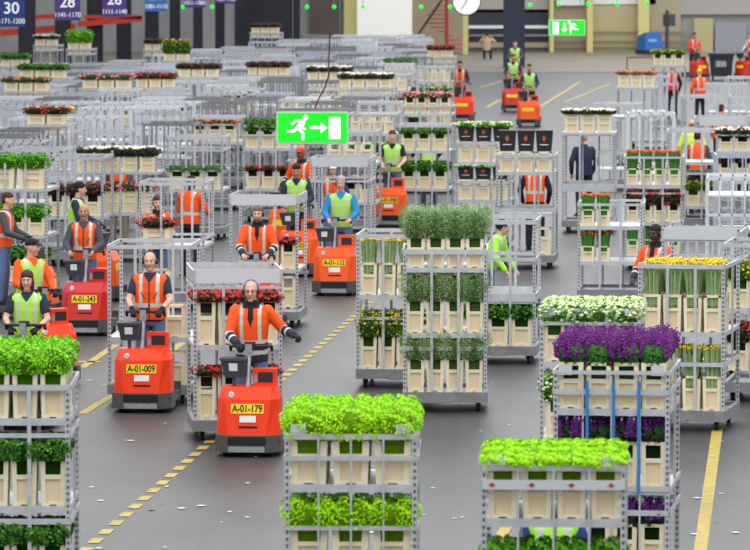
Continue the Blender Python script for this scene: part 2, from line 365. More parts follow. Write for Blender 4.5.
def gate_mesh(W, rails, bars, thick):
    def f():
        mb = MB()
        for z, h in rails: mb.box(-W / 2, W / 2, -.012, .012, z - h, z)
        for x, z0, z1 in bars: mb.box(x - thick / 2, x + thick / 2, -.016, .004, z0, z1)
        return mb.mesh('gate', [STEEL])
    return cached(('gate', W, tuple(rails), tuple(bars), thick), f)
def side_mesh(D, rails):
    def f():
        mb = MB()
        for z, h in rails: mb.box(-.01, .01, 0, D, z - h, z)
        if len(rails) > 1: mb.box(-.012, .012, D / 2 - .02, D / 2 + .02, min(z for z, h in rails), max(z for z, h in rails) - .01)
        return mb.mesh('side_rail', [STEEL])
    return cached(('side', D, tuple(rails)), f)

def bucket_mesh(n, h, W=1.0, closed=False):
    def f():
        w_ = W / n * .94; d_ = .31; mb = MB(); t = w_ * .93 / 2; b = w_ * .82 / 2   # half widths top, bottom
        def hw(z): return b + (t - b) * z / h
        def slab(x0f, x1f, z0, z1, y0, y1, mi=0):  # slab in the front face following the taper
            mb.prism([(x0f * hw(z0), y0, z0), (x1f * hw(z0), y0, z0), (x1f * hw(z0), y1, z0), (x0f * hw(z0), y1, z0)],
                     [(x0f * hw(z1), y0, z1), (x1f * hw(z1), y0, z1), (x1f * hw(z1), y1, z1), (x0f * hw(z1), y1, z1)], mi)
        zc = h * (.60 if not closed else .99)
        # tub core (recessed panel), solid; its shade is painted as a darker beige
        slab(-.93, .93, 0.02, zc, .022, d_ - .022, 1)
        for y0, y1 in ((0, .025), (d_ - .025, d_)):
            slab(-1, -.62, 0, h, y0, y1); slab(.62, 1, 0, h, y0, y1)        # uprights
            slab(-1, 1, h * .93, h, y0, y1)                                   # rim
            slab(-.62, .62, h * .56 if not closed else h * .72, h * .65 if not closed else h * .78, y0, y1)                             # mid bar
            if closed: slab(-.62, .62, h * .44, h * .5, y0, y1)
            slab(-.62, -.3, 0, h * .09, y0, y1); slab(.3, .62, 0, h * .09, y0, y1); slab(-.3, .3, h * .05, h * .1, y0, y1)
        for sx in (-1, 1):
            slab(sx * .9 if sx < 0 else .9, sx * 1.0 if sx < 0 else 1.0, h * .9, h, 0, d_) if sx > 0 else slab(-1.0, -.9, h * .9, h, 0, d_)
            if sx > 0: slab(.92, 1.0, 0, h, .13, .18)
            else: slab(-1.0, -.92, 0, h, .13, .18)
        return mb.mesh('flower_bucket', [BEIGE, BEIGE_SHADE])
    return cached(('bucket', n, round(h, 2), W, closed), f)
def darkbox_mesh(n, h, W=1.0):
    def f():
        w_ = W / n * .92 / 2; mb = MB()
        lo = [(-w_ * .82, .03, 0), (w_ * .82, .03, 0), (w_ * .82, .28, 0), (-w_ * .82, .28, 0)]; hi = [(-w_, 0, h), (w_, 0, h), (w_, .31, h), (-w_, .31, h)]
        mb.prism(lo, hi, 0); mb.box(-w_ * 1.02, w_ * 1.02, -.01, .02, h - .025, h, 0)
        mb.add([(-w_ * .25, -.001 + .03 * (1 - .62), h * .62), (0, .03 * .5 - .006, h * .45), (w_ * .25, .0105, h * .62), (0, -.004, h * .8)], [(0, 1, 2, 3)], 1)
        mb.box(-w_ * .5, w_ * .5, .008, .03, h * .3, h * .34, 2)
        return mb.mesh('black_box', [BLACK, mat('orange_mark', (214, 84, 50), .6), WHITE])
    return cached(('dark', n, h), f)

# ------------- flower bunches
KINDS = {
 # key: (object name, words, leaf colour, flower colour or None, style, flower size)
 'lime': ('lime_foliage_bunch', 'bright lime green foliage', (160, 226, 8), (186, 242, 22), 'cushion', .02),
 'curly': ('parsley_bunch', 'curly mid green leaf', (88, 160, 24), (104, 178, 30), 'cushion', .02),
 'mum': ('green_pompon_bunch', 'vivid green pompons', (110, 190, 24), (164, 235, 34), 'cushion', .03),
 'leaf': ('leafy_bunch', 'dark green leaves', (52, 108, 26), (100, 160, 44), 'leaf', .02),
 'wax': ('waxflower_bunch', 'greyish green sprays', (116, 156, 76), (214, 224, 204), 'spray', .012),
 'purple': ('purple_stock_bunch', 'purple flower spikes', (56, 116, 34), (122, 42, 134), 'spike', .02),
 'purpled': ('purple_spike_bunch', 'dark purple flower spikes', (34, 62, 24), (104, 44, 124), 'spike', .018),
 'tuly': ('yellow_tulip_bunch', 'long-stemmed yellow flowers', (150, 178, 118), (250, 208, 16), 'tulip', .026),
 'tulo': ('orange_tulip_bunch', 'long-stemmed orange flowers', (70, 140, 50), (240, 96, 40), 'tulip', .024),
 'yel': ('yellow_flower_bunch', 'yellow flowers in green leaf', (86, 126, 40), (226, 196, 40), 'dots', .022),
 'red': ('red_flower_bunch', 'red flowers', (64, 66, 36), (206, 38, 36), 'dots', .026),
 'pink': ('pink_flower_bunch', 'pink flowers', (92, 110, 66), (238, 132, 140), 'dots', .03),
 'salmon': ('salmon_flower_bunch', 'salmon flowers', (110, 110, 70), (226, 140, 118), 'dots', .03),
 'brown': ('dark_red_flower_bunch', 'dark brownish red flowers', (54, 50, 34), (112, 50, 50), 'dots', .03),
 'white': ('white_flower_bunch', 'white flowers over dark stems', (52, 58, 40), (240, 230, 206), 'band', .034),
 'whiteg': ('white_green_bunch', 'greenish white blooms', (92, 150, 50), (214, 228, 170), 'dots', .03),
 'orange': ('orange_flower_bunch', 'orange flowers', (80, 110, 50), (240, 120, 80), 'dots', .03),
}
def bunch_mesh(kind, n, fh, var, lod, W=1.0, dd=.43):
    def f():
        nm, words_, lc, fc, style, fs = KINDS[kind]
        rnd = random.Random(hash((kind, var)) % 9999 if False else sum(map(ord, kind)) * 7 + var * 31 + n)
        w_ = W / n / 2; d_ = dd / 2; mb = MB()
        N = {0: 2400, 1: 700, 2: 160}[lod]; ls = {0: .0165, 1: .026, 2: .05}[lod]
        def surf(u, v, k=1.0):  # point on a rounded-box cushion; u around, v from rim (0) to top (1)
            a = u * 2 * math.pi; ex = .55
            cx = math.copysign(abs(math.cos(a)) ** ex, math.cos(a)); cy = math.copysign(abs(math.sin(a)) ** ex, math.sin(a))
            r = math.cos(v * math.pi / 2) ** .5; z = math.sin(v * math.pi / 2) ** .8
            bul = 1.0 + .3 * math.sin(v * math.pi)
            return Vector((cx * r * w_ * 1.1 * bul * k, cy * r * d_ * bul * k, z * fh * k))
        def leafq(p, nrm, s, mi):
            t = nrm.orthogonal().normalized(); a = rnd.random() * 6.28; t = Matrix.Rotation(a, 3, nrm) @ t; b = nrm.cross(t)
            mb.add([p - t * s * .5, p + b * s * .35 + nrm * s * .12, p + t * s * .5 + nrm * s * .3, p - b * s * .35 + nrm * s * .12], [(0, 1, 2, 3)], mi)
        def bloom(p, s, mi=1):
            vs = [p + Vector((s, 0, 0)), p + Vector((0, s, 0)), p + Vector((-s, 0, 0)), p + Vector((0, -s, 0)), p + Vector((0, 0, s * .8)), p + Vector((0, 0, -s * .8))]
            a = rnd.random(); 
            mb.add([(Matrix.Rotation(a, 3, 'Z') @ (v - p)) + p for v in vs], [(0, 1, 4), (1, 2, 4), (2, 3, 4), (3, 0, 4), (1, 0, 5), (2, 1, 5), (3, 2, 5), (0, 3, 5)], mi)
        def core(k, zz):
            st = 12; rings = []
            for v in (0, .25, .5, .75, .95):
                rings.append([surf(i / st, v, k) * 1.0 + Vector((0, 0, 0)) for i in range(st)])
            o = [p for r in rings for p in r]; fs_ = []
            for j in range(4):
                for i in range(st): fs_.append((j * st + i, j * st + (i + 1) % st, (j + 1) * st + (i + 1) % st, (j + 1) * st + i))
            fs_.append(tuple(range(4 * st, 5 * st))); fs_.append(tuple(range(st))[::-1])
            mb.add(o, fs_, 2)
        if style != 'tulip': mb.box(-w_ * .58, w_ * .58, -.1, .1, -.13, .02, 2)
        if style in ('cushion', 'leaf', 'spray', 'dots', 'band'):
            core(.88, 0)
            nl = N if style != 'dots' else int(N * .6)
            for i in range(nl):
                u, v = rnd.random(), rnd.random() ** (1.0); v = min(v, .97)
                lump = .92 + .1 * math.sin(u * 31 + v * 9) + .06 * rnd.random()
                p = surf(u, v, lump); nn = (Vector((p.x / w_, p.y / d_, p.z / fh * .8 + .25)) + Vector((rnd.gauss(0, .55), rnd.gauss(0, .55), rnd.gauss(0, .55)))).normalized()
                big = 1.9 if style == 'leaf' else (.9 if style == 'spray' else 1.35)
                m_ = 1 if (style == 'cushion' and rnd.random() < .45) or (style == 'leaf' and rnd.random() < .25) else 0
                leafq(p, nn, ls * big * rnd.uniform(.7, 1.3), m_)
            if style == 'spray':
                for i in range(int(N * .75)):
                    p = surf(rnd.random(), min(rnd.random(), .97), 1.0 + rnd.gauss(0, .06)); leafq(p, Vector((rnd.gauss(0, 1), rnd.gauss(0, 1), rnd.gauss(0, 1))).normalized(), ls * .7, 1)
                for i in range(int(N * .12)):
                    u = rnd.random(); a = surf(u, rnd.random() * .8, .95); d2 = Vector((a.x / w_, a.y / d_, .5)).normalized() * .07 + Vector((0, 0, rnd.uniform(-.03, .05)))
                    mb.add([a, a + Vector((.004, 0, .004)), a + d2], [(0, 1, 2)], 0); leafq(a + d2, Vector((0, -1, .3)).normalized(), ls, 0)
            if style in ('dots', 'band'):
                nf = {0: 130, 1: 60, 2: 26}[lod]; sz = fs * {0: .8, 1: 1.0, 2: 1.35}[lod]
                for i in range(nf):
                    v = rnd.uniform(.28, .97) if style == 'dots' else rnd.uniform(.52, .97)
                    if style == 'dots' and rnd.random() < .2: v = rnd.uniform(0, .3)
                    bloom(surf(rnd.random(), v, 1.02), sz * rnd.uniform(.8, 1.2))
        elif style == 'spike':
            core(.6, 0)
            for i in range(int(N * .4)):
                p = surf(rnd.random(), rnd.random() * .75, .68); leafq(p, Vector((rnd.gauss(0, .5) + p.x / w_, rnd.gauss(0, .5) + p.y / d_, .5)).normalized(), ls * 2.2, 0)
            ns = {0: 34, 1: 24, 2: 12}[lod]
            for i in range(ns):
                x = rnd.uniform(-1, 1) * w_ * .98; y = rnd.uniform(-1, 1) * d_ * .98; ed = max(abs(x) / w_, abs(y) / d_)
                base = Vector((x, y, fh * (.5 - .2 * ed))); tip = Vector((x * 1.18, y * 1.1 - .01, fh * (1.08 - .3 * ed ** 3) + rnd.uniform(-.02, .02)))
                k = {0: 12, 1: 8, 2: 4}[lod]
                for j in range(k):
                    t = j / (k - 1); c = base.lerp(tip, t)
                    for q in range(2 if lod < 2 else 1):
                        bloom(c + Vector((rnd.gauss(0, .008), rnd.gauss(0, .008), 0)), (.019 if lod < 2 else .03) * (1.1 - .55 * t) * rnd.uniform(.8, 1.2))
        elif style == 'tulip':
            ns = {0: 90, 1: 60, 2: 22}[lod]
            for i in range(ns):
                x = rnd.uniform(-1, 1) * w_ * .9; y = rnd.uniform(-1, 1) * d_ * .9
                a = Vector((x * .55, y * .7, -.12)); b = Vector((x, y, fh * rnd.uniform(.88, 1.0))); th = .007 if lod < 2 else .013
                mb.add([a - Vector((th, 0, 0)), a + Vector((th, 0, 0)), b + Vector((th * .7, 0, 0)), b - Vector((th * .7, 0, 0))], [(0, 1, 2, 3)], 0)
                m_ = a.lerp(b, rnd.uniform(.2, .7)); q = Vector((rnd.gauss(0, .02), -.015, .13)); mb.add([m_, m_ + Vector((.012, 0, .06)), m_ + q, m_ + Vector((-.012, 0, .06))], [(0, 1, 2, 3)], 0)
                if rnd.random() < .75: bloom(b, fs * (.62 if lod == 0 else .8 if lod == 1 else 1.4) * rnd.uniform(.8, 1.3))
            mb.box(-w_ * .6, w_ * .6, -d_ * .6, d_ * .6, -.1, fh * .72, 2)
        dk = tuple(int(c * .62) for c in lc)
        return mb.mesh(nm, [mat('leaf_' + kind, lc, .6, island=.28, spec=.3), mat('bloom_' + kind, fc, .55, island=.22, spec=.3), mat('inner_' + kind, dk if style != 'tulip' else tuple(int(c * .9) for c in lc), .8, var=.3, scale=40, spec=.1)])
    return cached(('bunch', kind, n, round(fh, 2), var, lod, W), f)

ORD = {1: ['single'], 2: ['left', 'right'], 3: ['leftmost', 'middle', 'rightmost'], 4: ['leftmost', 'second-from-left', 'third-from-left', 'rightmost'], 5: ['leftmost', 'second', 'middle', 'fourth', 'rightmost']}
NB = [0]
def load(cart, W, D, tiers, desc, lod, deep):
    TN = ['top', 'second', 'third', 'fourth']
    M = cart.matrix_basis if False else Matrix.Translation(cart.location) @ Matrix.Rotation(cart.rotation_euler.z, 4, 'Z')
    rz = cart.rotation_euler.z
    for ti, t in enumerate(tiers):
        z, n, h, kind, fh = t[:5]; opt = t[5] if len(t) > 5 else {}
        bw = W * .96; cols = opt.get('cols', range(n)); tn = TN[ti] if len(tiers) > 1 else 'top'
        rows = opt.get('rows', deep if ti == 0 else 1); y0 = .03
        for r in range(rows):
            for c in range(n):
                if c not in cols: continue
                x = -bw / 2 + bw * (c + .5) / n; y = y0 + r * .43
                pos = ORD[n][c] if len(cols) > 1 else 'single'; rw = '' if r == 0 else ('second-row ' if r == 1 else 'rear-row '); sd = desc.split(' | ')[0]
                jx = math.sin(c * 7 + r * 3 + z * 11) * .006
                if not opt.get('nobucket'):
                    dark = opt.get('dark0')
                    cl = opt.get('closed', False)
                    o = ob('flower_crate' if cl else 'flower_bucket', bucket_mesh(n, h, round(W, 2), opt.get('closed', False)), None, M @ Vector((x + jx, y, z)), rz)
                    tag(o, f"{rw}{pos} beige {'crate' if cl else 'bucket'}, {tn} tier, {sd}", 'crate' if cl else 'bucket', f"beige {'crates' if cl else 'buckets'} on {sd}"); NB[0] += 1
                if opt.get('dark'):
                    o = ob('black_flower_box', darkbox_mesh(n, opt['dark']), None, M @ Vector((x + jx, y, z + h)), rz)
                    tag(o, f'{rw}{pos} black box with orange mark, {tn} tier, {sd}', 'box', f'black boxes on {sd}')
                if kind:
                    nm, wd = KINDS[kind][:2]
                    zz = z + h - .03 + (opt.get('dark', 0))
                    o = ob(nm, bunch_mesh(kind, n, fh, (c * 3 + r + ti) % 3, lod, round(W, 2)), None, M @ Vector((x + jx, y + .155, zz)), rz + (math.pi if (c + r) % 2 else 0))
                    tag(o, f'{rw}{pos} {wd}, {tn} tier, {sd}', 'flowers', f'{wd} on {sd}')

def cart(px, by, tiers=(), desc='trolley', rot=0, H=2.05, W=1.04, D=1.35, rails=None, bars=None, lod=1, deep=1, label=None, extra_shelf=(), full=True, backbars=True, s=None, group=None):
    p = G(px, by); rz = -(AIS + R(rot))
    c = root('flower_trolley', p, rz, label or f"silver steel {desc.split(' | ')[-1]}", 'trolley', group or 'silver flower trolleys')
    shelves = [t[0] for t in tiers if t[0] > .4] + list(extra_shelf)
    if rails is None: rails = [(H, .05)]
    zz = sorted([.25] + shelves + [H])
    if bars is None:
        bars = []
        for x in ((-.17, .17) if W < 1.2 else (-.3, 0, .3)): bars.append((x, zz[0], H - .03))
    thick = .035 if lod == 1 or len(bars) < 7 else .014
    if isinstance(bars, tuple) and bars[0] == 'thin': bars = [(x * W / 1.04, zz[0], H - .03) for x in (-.26, 0, .26)]; thick = .016
    if full:
        ob('deck', deck_mesh(W, D), c)
        for sx in (-1, 1):
            for y in (.15, D - .15): ob('caster_wheel', wheel_mesh(), c, (sx * (W / 2 - .1), y, 0))
            for y in (0, D): ob('corner_post', post_mesh(H), c, (sx * (W / 2 - .01), y, 0))
        for z in shelves: ob('shelf', shelf_mesh(W, D), c, (0, 0, z))
        ob('front_gate', gate_mesh(W, rails, bars, thick), c, (0, -.014, 0))
        if backbars: ob('rear_gate', gate_mesh(W, rails, bars, thick), c, (0, D + .014, 0))
        for sx in (-1, 1): ob('side_rail', side_mesh(D, rails), c, (sx * (W / 2 + .012), 0, 0))
    load(c, W, D, tiers, desc, lod, deep)
    return c

# --- foreground
TH = ('thin',)
cart(351, 687, [(1.62, 3, .39, 'lime', .26), (.92, 3, .38, 'lime', .26)], 'bottom centre lime foliage trolley | trolley of lime green foliage at the bottom centre', rails=[(2.04, .045), (1.86, .035), (1.3, .035)], bars=TH, lod=0, deep=3, rot=-3.5)
cart(553, 756, [(1.74, 4, .41, 'lime', .1), (.95, 4, .4, 'curly', .26)], 'trolley with red dotted rail | trolley with lime foliage and red dotted rail', rails=[(2.15, .045), (1.32, .035)], bars=TH, H=2.17, lod=0, deep=3, rot=-2)
cart(611, 597, [(1.71, 4, .43, 'purple', .27), (.99, 4, .43, 'purpled', .27), (.25, 4, .42, 'purpled', .24)], 'purple flower trolley | trolley of tall purple flower spikes', rot=2.5, rails=[(2.07, .035), (1.9, .05), (1.02, .05), (.8, .05)], bars=TH, lod=0, deep=3)
cart(11, 615, [(1.74, 4, .43, 'mum', .24), (.96, 4, .44, 'leaf', .22), (.25, 4, .4, 'leaf', .22)], 'lower left corner trolley | trolley of green pompons at the lower left corner', rails=[(2.05, .05), (1.62, .04), (.86, .05)], lod=0, deep=3, rot=-5)
cart(590, 510, [(1.55, 4, .44, 'whiteg', .2), (.75, 3, .42, 'whiteg', .3, {'cols': [0]})], 'trolley behind the purple flowers | trolley of greenish white blooms behind the purple one', rails=[(2.12, .035), (1.98, .035)], lod=0, deep=3, H=2.1)
for c_ in [o for o in bpy.data.objects if o.name.startswith('flower_trolley')]:
    L_ = c_['label']
    if 'red dotted' in L_:
        mb = MB().box(-.52, .52, -.05, -.03, 1.97, 2.04)
        for i in range(4): x = -.45 + i * .29; mb.prism([(x - .02, -.055, 2.005), (x, -.055, 1.985), (x + .02, -.055, 2.005), (x, -.055, 2.025)], [(x - .02, -.05, 2.005), (x, -.05, 1.985), (x + .02, -.05, 2.005), (x, -.05, 2.025)], 1)
        for i in range(4): x = -.45 + i * .29; mb.prism([(x - .035, -.053, 2.005), (x, -.053, 1.992), (x + .035, -.053, 2.005), (x, -.053, 2.018)], [(x - .035, -.05, 2.005), (x, -.05, 1.992), (x + .035, -.05, 2.005), (x, -.05, 2.018)], 2)
        ob('marked_rail', mb.mesh('marked_rail', [mat('pale_rail', (206, 208, 210), .5), mat('red_mark', (190, 40, 36), .5), mat('gold_mark', (196, 160, 70), .5)]), c_)
    if 'purple flower spikes' in L_:
        for x in (-.22, .02, .25): ob('blue_strap', MB().box(x - .014, x + .014, -.045, -.03, .95, 1.98).mesh('strap', [mat('blue_strap', (40, 130, 190), .6)]), c_)
    if any(w_ in L_ for w_ in ('red dotted', 'bottom centre', 'purple flower spikes', 'greyish', 'behind the purple', 'tall yellow')):
        for x in (-.42, .42): ob('label_plate', MB().box(x - .06, x + .06, -.03, .06, 2.0, 2.02).box(x - .06, x + .06, -.035, -.03, 2.02, 2.09).mesh('label_plate', [mat('pale_rail', (206, 208, 210), .5)]), c_, (0, 0, .12 if 'red dotted' in L_ else .03))
PALE = mat('pale_rail', (206, 208, 210), .5)
# --- middle
cart(445, 412, [(1.82, 4, .41, 'wax', .36), (.99, 4, .44, 'wax', .36), (.25, 4, .44, 'wax', .34)], 'grey-green spray trolley in mid lane | trolley of greyish green sprays in the middle of the lane', rails=[(2.06, .06), (.83, .05)], lod=0, deep=2, rot=-3.5)
cart(396, 388, [(1.23, 4, .44, 'tuly', .36), (.25, 4, .46, 'yel', .34)], 'trolley behind the grey-green sprays | trolley of long yellow flowers behind the green sprays', rails=[(2.05, .05), (.95, .04)])
cart(498, 364, [(.25, 3, .42, 'leaf', .22)], 'half empty trolley right of sprays | half empty trolley with leafy greens at the bottom', rails=[(2.03, .06), (1.5, .05), (1.0, .12)], extra_shelf=(.9,))
cart(525, 269, [(1.75, 3, .38, None, .1, {'dark': .38}), (.25, 3, .5, None, 0, {'cols': [2]})], 'tall black box trolley | trolley stacked with black boxes on beige buckets', rails=[(2.07, .05), (1.1, .07)], extra_shelf=(1.0,))
cart(483, 249, [(1.67, 3, .4, 'whiteg', .1, {'dark': .3}), (.94, 3, .4, 'whiteg', .06, {'dark': .26})], 'black box trolley with white flowers | trolley of black boxes with white flowers on top', rails=[(2.06, .05), (1.3, .04)])
cart(681, 431, [(1.2, 4, .46, 'tuly', .44), (.25, 4, .42, 'tuly', .4)], 'tall yellow flower trolley at right | trolley of tall yellow flowers at the right', rot=7, rails=[(2.03, .05), (.84, .05)], lod=0, deep=2)
cart(764, 402, [(1.2, 3, .4, 'yel', .25), (.4, 3, .4, 'red', .25)], 'trolley cut by the right edge | trolley of red and yellow flowers cut by the right edge', rot=5, rails=[(2.05, .05)])
cart(700, 378, [], 'empty low trolley behind the tall yellow flowers', rails=[(2.0, .14), (1.6, .06)], rot=4)
cart(653, 270, [(1.53, 4, .3, 'tulo', .36), (.85, 4, .35, 'red', .26), (.25, 4, .3, 'tulo', .34)], 'tall orange flower trolley | trolley of tall orange and red flowers', rails=[(2.05, .04), (1.4, .03)])
cart(610, 305, [(1.28, 4, .28, 'tulo', .28, {'cols': [0, 1]}), (.7, 4, .26, 'tulo', .26, {'cols': [0, 1]})], 'trolley before the orange flowers | half empty trolley in front of the orange flowers', rails=[(1.66, .04)], H=1.7)
cart(693, 231, [(.5, 3, .36, 'yel', .18)], 'tall trolley right of orange flowers | tall trolley with a few yellow flowers right of the orange ones', rails=[(2.06, .05), (1.2, .05)], extra_shelf=(1.4,))
cart(588, 233, [(2.02, 3, .42, 'white', .1, {'closed': True})], 'white-topped trolley by empty lane | trolley with three buckets of white flowers on its roof', rails=[(2.04, .05), (1.0, .16)])
cart(636, 165, [(2.0, 3, .42, 'orange', .08, {'closed': True})], 'orange-topped trolley by empty lane | trolley with orange flowers on its roof, beside the empty lane', rails=[(2.05, .05), (1.2, .05)])
cart(668, 129, [(1.95, 3, .4, 'yel', .16)], 'far yellow-topped trolley | far trolley with bright yellow flowers on its roof', rails=[(2.0, .05)], lod=2)
cart(742, 236, [(1.7, 3, .3, 'white', .2), (1.15, 3, .34, 'brown', .2)], 'white and brown flower trolley, right edge | trolley of white and brown flowers at the right edge', rails=[(2.05, .04), (1.1, .05)], D=1.35)
cart(722, 212, [], 'empty trolley with pale covered roof behind the right-hand workers', rails=[(2.07, .1), (1.2, .04)], W=1.2)
cart(705, 178, [], 'empty trolley standing in front of the dark container', rails=[(2.05, .06)], W=1.2)
# --- trains on the left
cart(238, 441, [(1.14, 4, .55, 'red', .1, {'closed': False}), (.25, 4, .56, 'red', .1)], 'trolley behind the waving driver | trolley of small red flowers behind the waving driver', rails=[(2.05, .16), (1.85, .03)], deep=2, rot=-10)
cart(149, 404, [(.85, 3, .42, None, 0, {'cols': [2]}), (.25, 3, .42, None, 0, {'cols': [1, 2]})], 'trolley behind the sleeveless-vest driver | trolley towed behind the driver in the sleeveless orange vest', rails=[(2.05, .05)], rot=-1)
cart(172, 309, [(1.02, 2, .32, 'red', .15, {'cols': [0], 'closed': True}), (.3, 2, .34, None, 0, {'cols': [0]})], 'trolley with one red flower box | trolley carrying one box of red flowers', rails=[(2.05, .05), (1.15, .04)])
cart(264, 328, [(.9, 4, .42, 'red', .1, {'cols': [2, 3]}), (.3, 4, .5, None, 0, {'cols': [2, 3]})], 'trolley behind the bearded driver | trolley behind the driver with navy sleeves', rails=[(2.05, .14)], backbars=False)
cart(340, 272, [], 'empty trolley towed behind the grey-haired driver in blue sleeves', rails=[(2.05, .1), (1.65, .04)], bars=[(-.45, .25, 2.0), (.45, .25, 2.0)])
cart(16, 300, [(1.83, 2, .38, 'curly', .24, {'closed': True}), (1.07, 3, .33, 'curly', .2), (.3, 3, .4, 'leaf', .2)], 'curly leaf trolley, left edge | trolley of curly green leaf at the left edge', rails=[(1.85, .05)], H=2.3)
cart(121, 261, [(1.65, 4, .32, 'white', .17, {'closed': True}), (.89, 4, .44, 'pink', .16, {'closed': True})], 'wide white flower trolley | wide trolley with white flowers on its upper shelf', rails=[(1.66, .04)], W=1.35, D=1.04, H=1.95)
cart(75, 266, [(.9, 3, .42, 'brown', .2)], 'trolley left of the beanie wearer | trolley standing just left of the beanie wearer', rails=[(2.0, .05)])
cart(250, 262, [(1.3, 3, .35, None, 0)], 'cage trolley to the left of the low exit sign', rails=[(2.05, .05), (1.2, .04)], lod=2) if False else None
cart(195, 240, [(1.0, 3, .4, 'leaf', .08)], 'seedling trolley by open floor | cage trolley with seedlings near the open floor patch', rails=[(2.05, .06), (1.8, .04), (1.4, .04)], W=1.1)
cart(424, 222, [(1.5, 3, .4, 'leaf', .1), (.7, 3, .4, 'leaf', .2)], 'trolley behind the bare-armed driver | trolley just behind the driver with folded wrists', rails=[(2.05, .05)])
cart(427, 193, [(1.85, 4, .42, 'pink', .12), (1.0, 4, .42, 'leaf', .1)], 'pink-topped trolley right of signs | trolley with a long bed of pink flowers on top', rails=[(2.05, .04)], W=1.15)
cart(215, 210, [(1.5, 3, .42, 'orange', .1)], 'cage trolley with orange flowers | cage trolley with yellow orange flowers half way up', rails=[(2.05, .05), (1.9, .04)])
cart(268, 222, [(1.55, 3, .4, 'leaf', .25), (.7, 3, .4, 'red', .1)], 'leafy cage trolley left of cable | cage trolley with leafy green bunches left of the cable', rails=[(2.05, .05), (1.85, .04)])
cart(372, 205, [(1.6, 4, .42, None, 0), (.9, 4, .42, 'whiteg', .12), (.25, 4, .42, None, 0)], 'trolley right of low exit sign | loaded trolley to the right of the low exit sign', rails=[(2.05, .04)])
cart(350, 232, [(1.4, 3, .42, None, 0), (.6, 3, .42, 'brown', .1)], 'trolley behind low exit sign | loaded trolley partly behind the low exit sign', rails=[(2.05, .04)])
cart(100, 232, [(1.2, 3, .42, 'brown', .1)], 'trolley behind the white flowers | trolley with dark red flowers behind the white ones', rails=[(2.05, .04)], lod=2)
cart(228, 285, [], 'empty trolley waiting left of the driver with navy sleeves', rails=[(2.05, .05), (1.7, .04)], rot=10) if False else None
cart(434, 134, [(1.6, 4, .42, None, 0), (.95, 4, .42, 'whiteg', .1), (.3, 4, .42, None, 0)], 'loaded trolley left of hooded driver | loaded trolley just left of the hooded driver', rails=[(2.05, .04)], lod=2)
cart(400, 124, [(1.6, 3, .42, 'leaf', .1), (.9, 3, .42, None, 0)], 'far loaded trolley with green leaves | far loaded trolley with green leaves, left of the hooded driver', rails=[(2.05, .04)], lod=2)
cart(328, 168, [(1.5, 4, .42, None, 0), (.8, 4, .42, 'red', .1)], 'loaded trolley above low exit sign | loaded trolley standing behind the top of the low exit sign', rails=[(2.05, .04)], lod=2)
cart(362, 160, [(1.6, 3, .42, 'white', .12), (.9, 3, .42, 'leaf', .12)], 'loaded trolley right of cable end | loaded trolley right of where the cable ends', rails=[(2.05, .04)], lod=2)
cart(300, 185, [(1.6, 3, .42, None, 0), (.9, 3, .42, 'pink', .1)], 'loaded trolley below low exit sign | loaded trolley seen just below the low exit sign', rails=[(2.05, .04)], lod=2)
cart(240, 168, [(1.5, 3, .42, 'white', .1), (.8, 3, .42, None, 0)], 'loaded trolley left of low exit sign | loaded trolley left of the low exit sign', rails=[(2.05, .04)], lod=2)
cart(165, 175, [(1.2, 3, .42, 'brown', .1)], 'trolley behind the seedling trolley | trolley with dark flowers behind the seedling trolley', rails=[(2.05, .04)], lod=2)
cart(55, 205, [(1.5, 3, .42, 'tuly', .3), (.7, 3, .42, 'leaf', .2)], 'trolley right of curly leaf trolley | trolley with green stems right of the curly leaf trolley', rails=[(2.05, .04)], lod=2)
cart(390, 146, [(1.6, 3, .42, None, 0), (.9, 3, .42, 'pink', .1)], 'loaded trolley left of pink-topped one | loaded trolley left of the pink-topped one', rails=[(2.05, .04)], lod=2)
for c_ in [o for o in bpy.data.objects if o.name.startswith('flower_trolley')]:
    if any(w_ in c_['label'] for w_ in ('waving driver', 'driver with navy sleeves', 'grey-haired driver', 'empty low trolley', 'pale covered')):
        ob('top_panel', MB().box(-.5, .5, -.045, -.03, 1.89, 2.06).mesh('top_panel', [PALE]), c_)
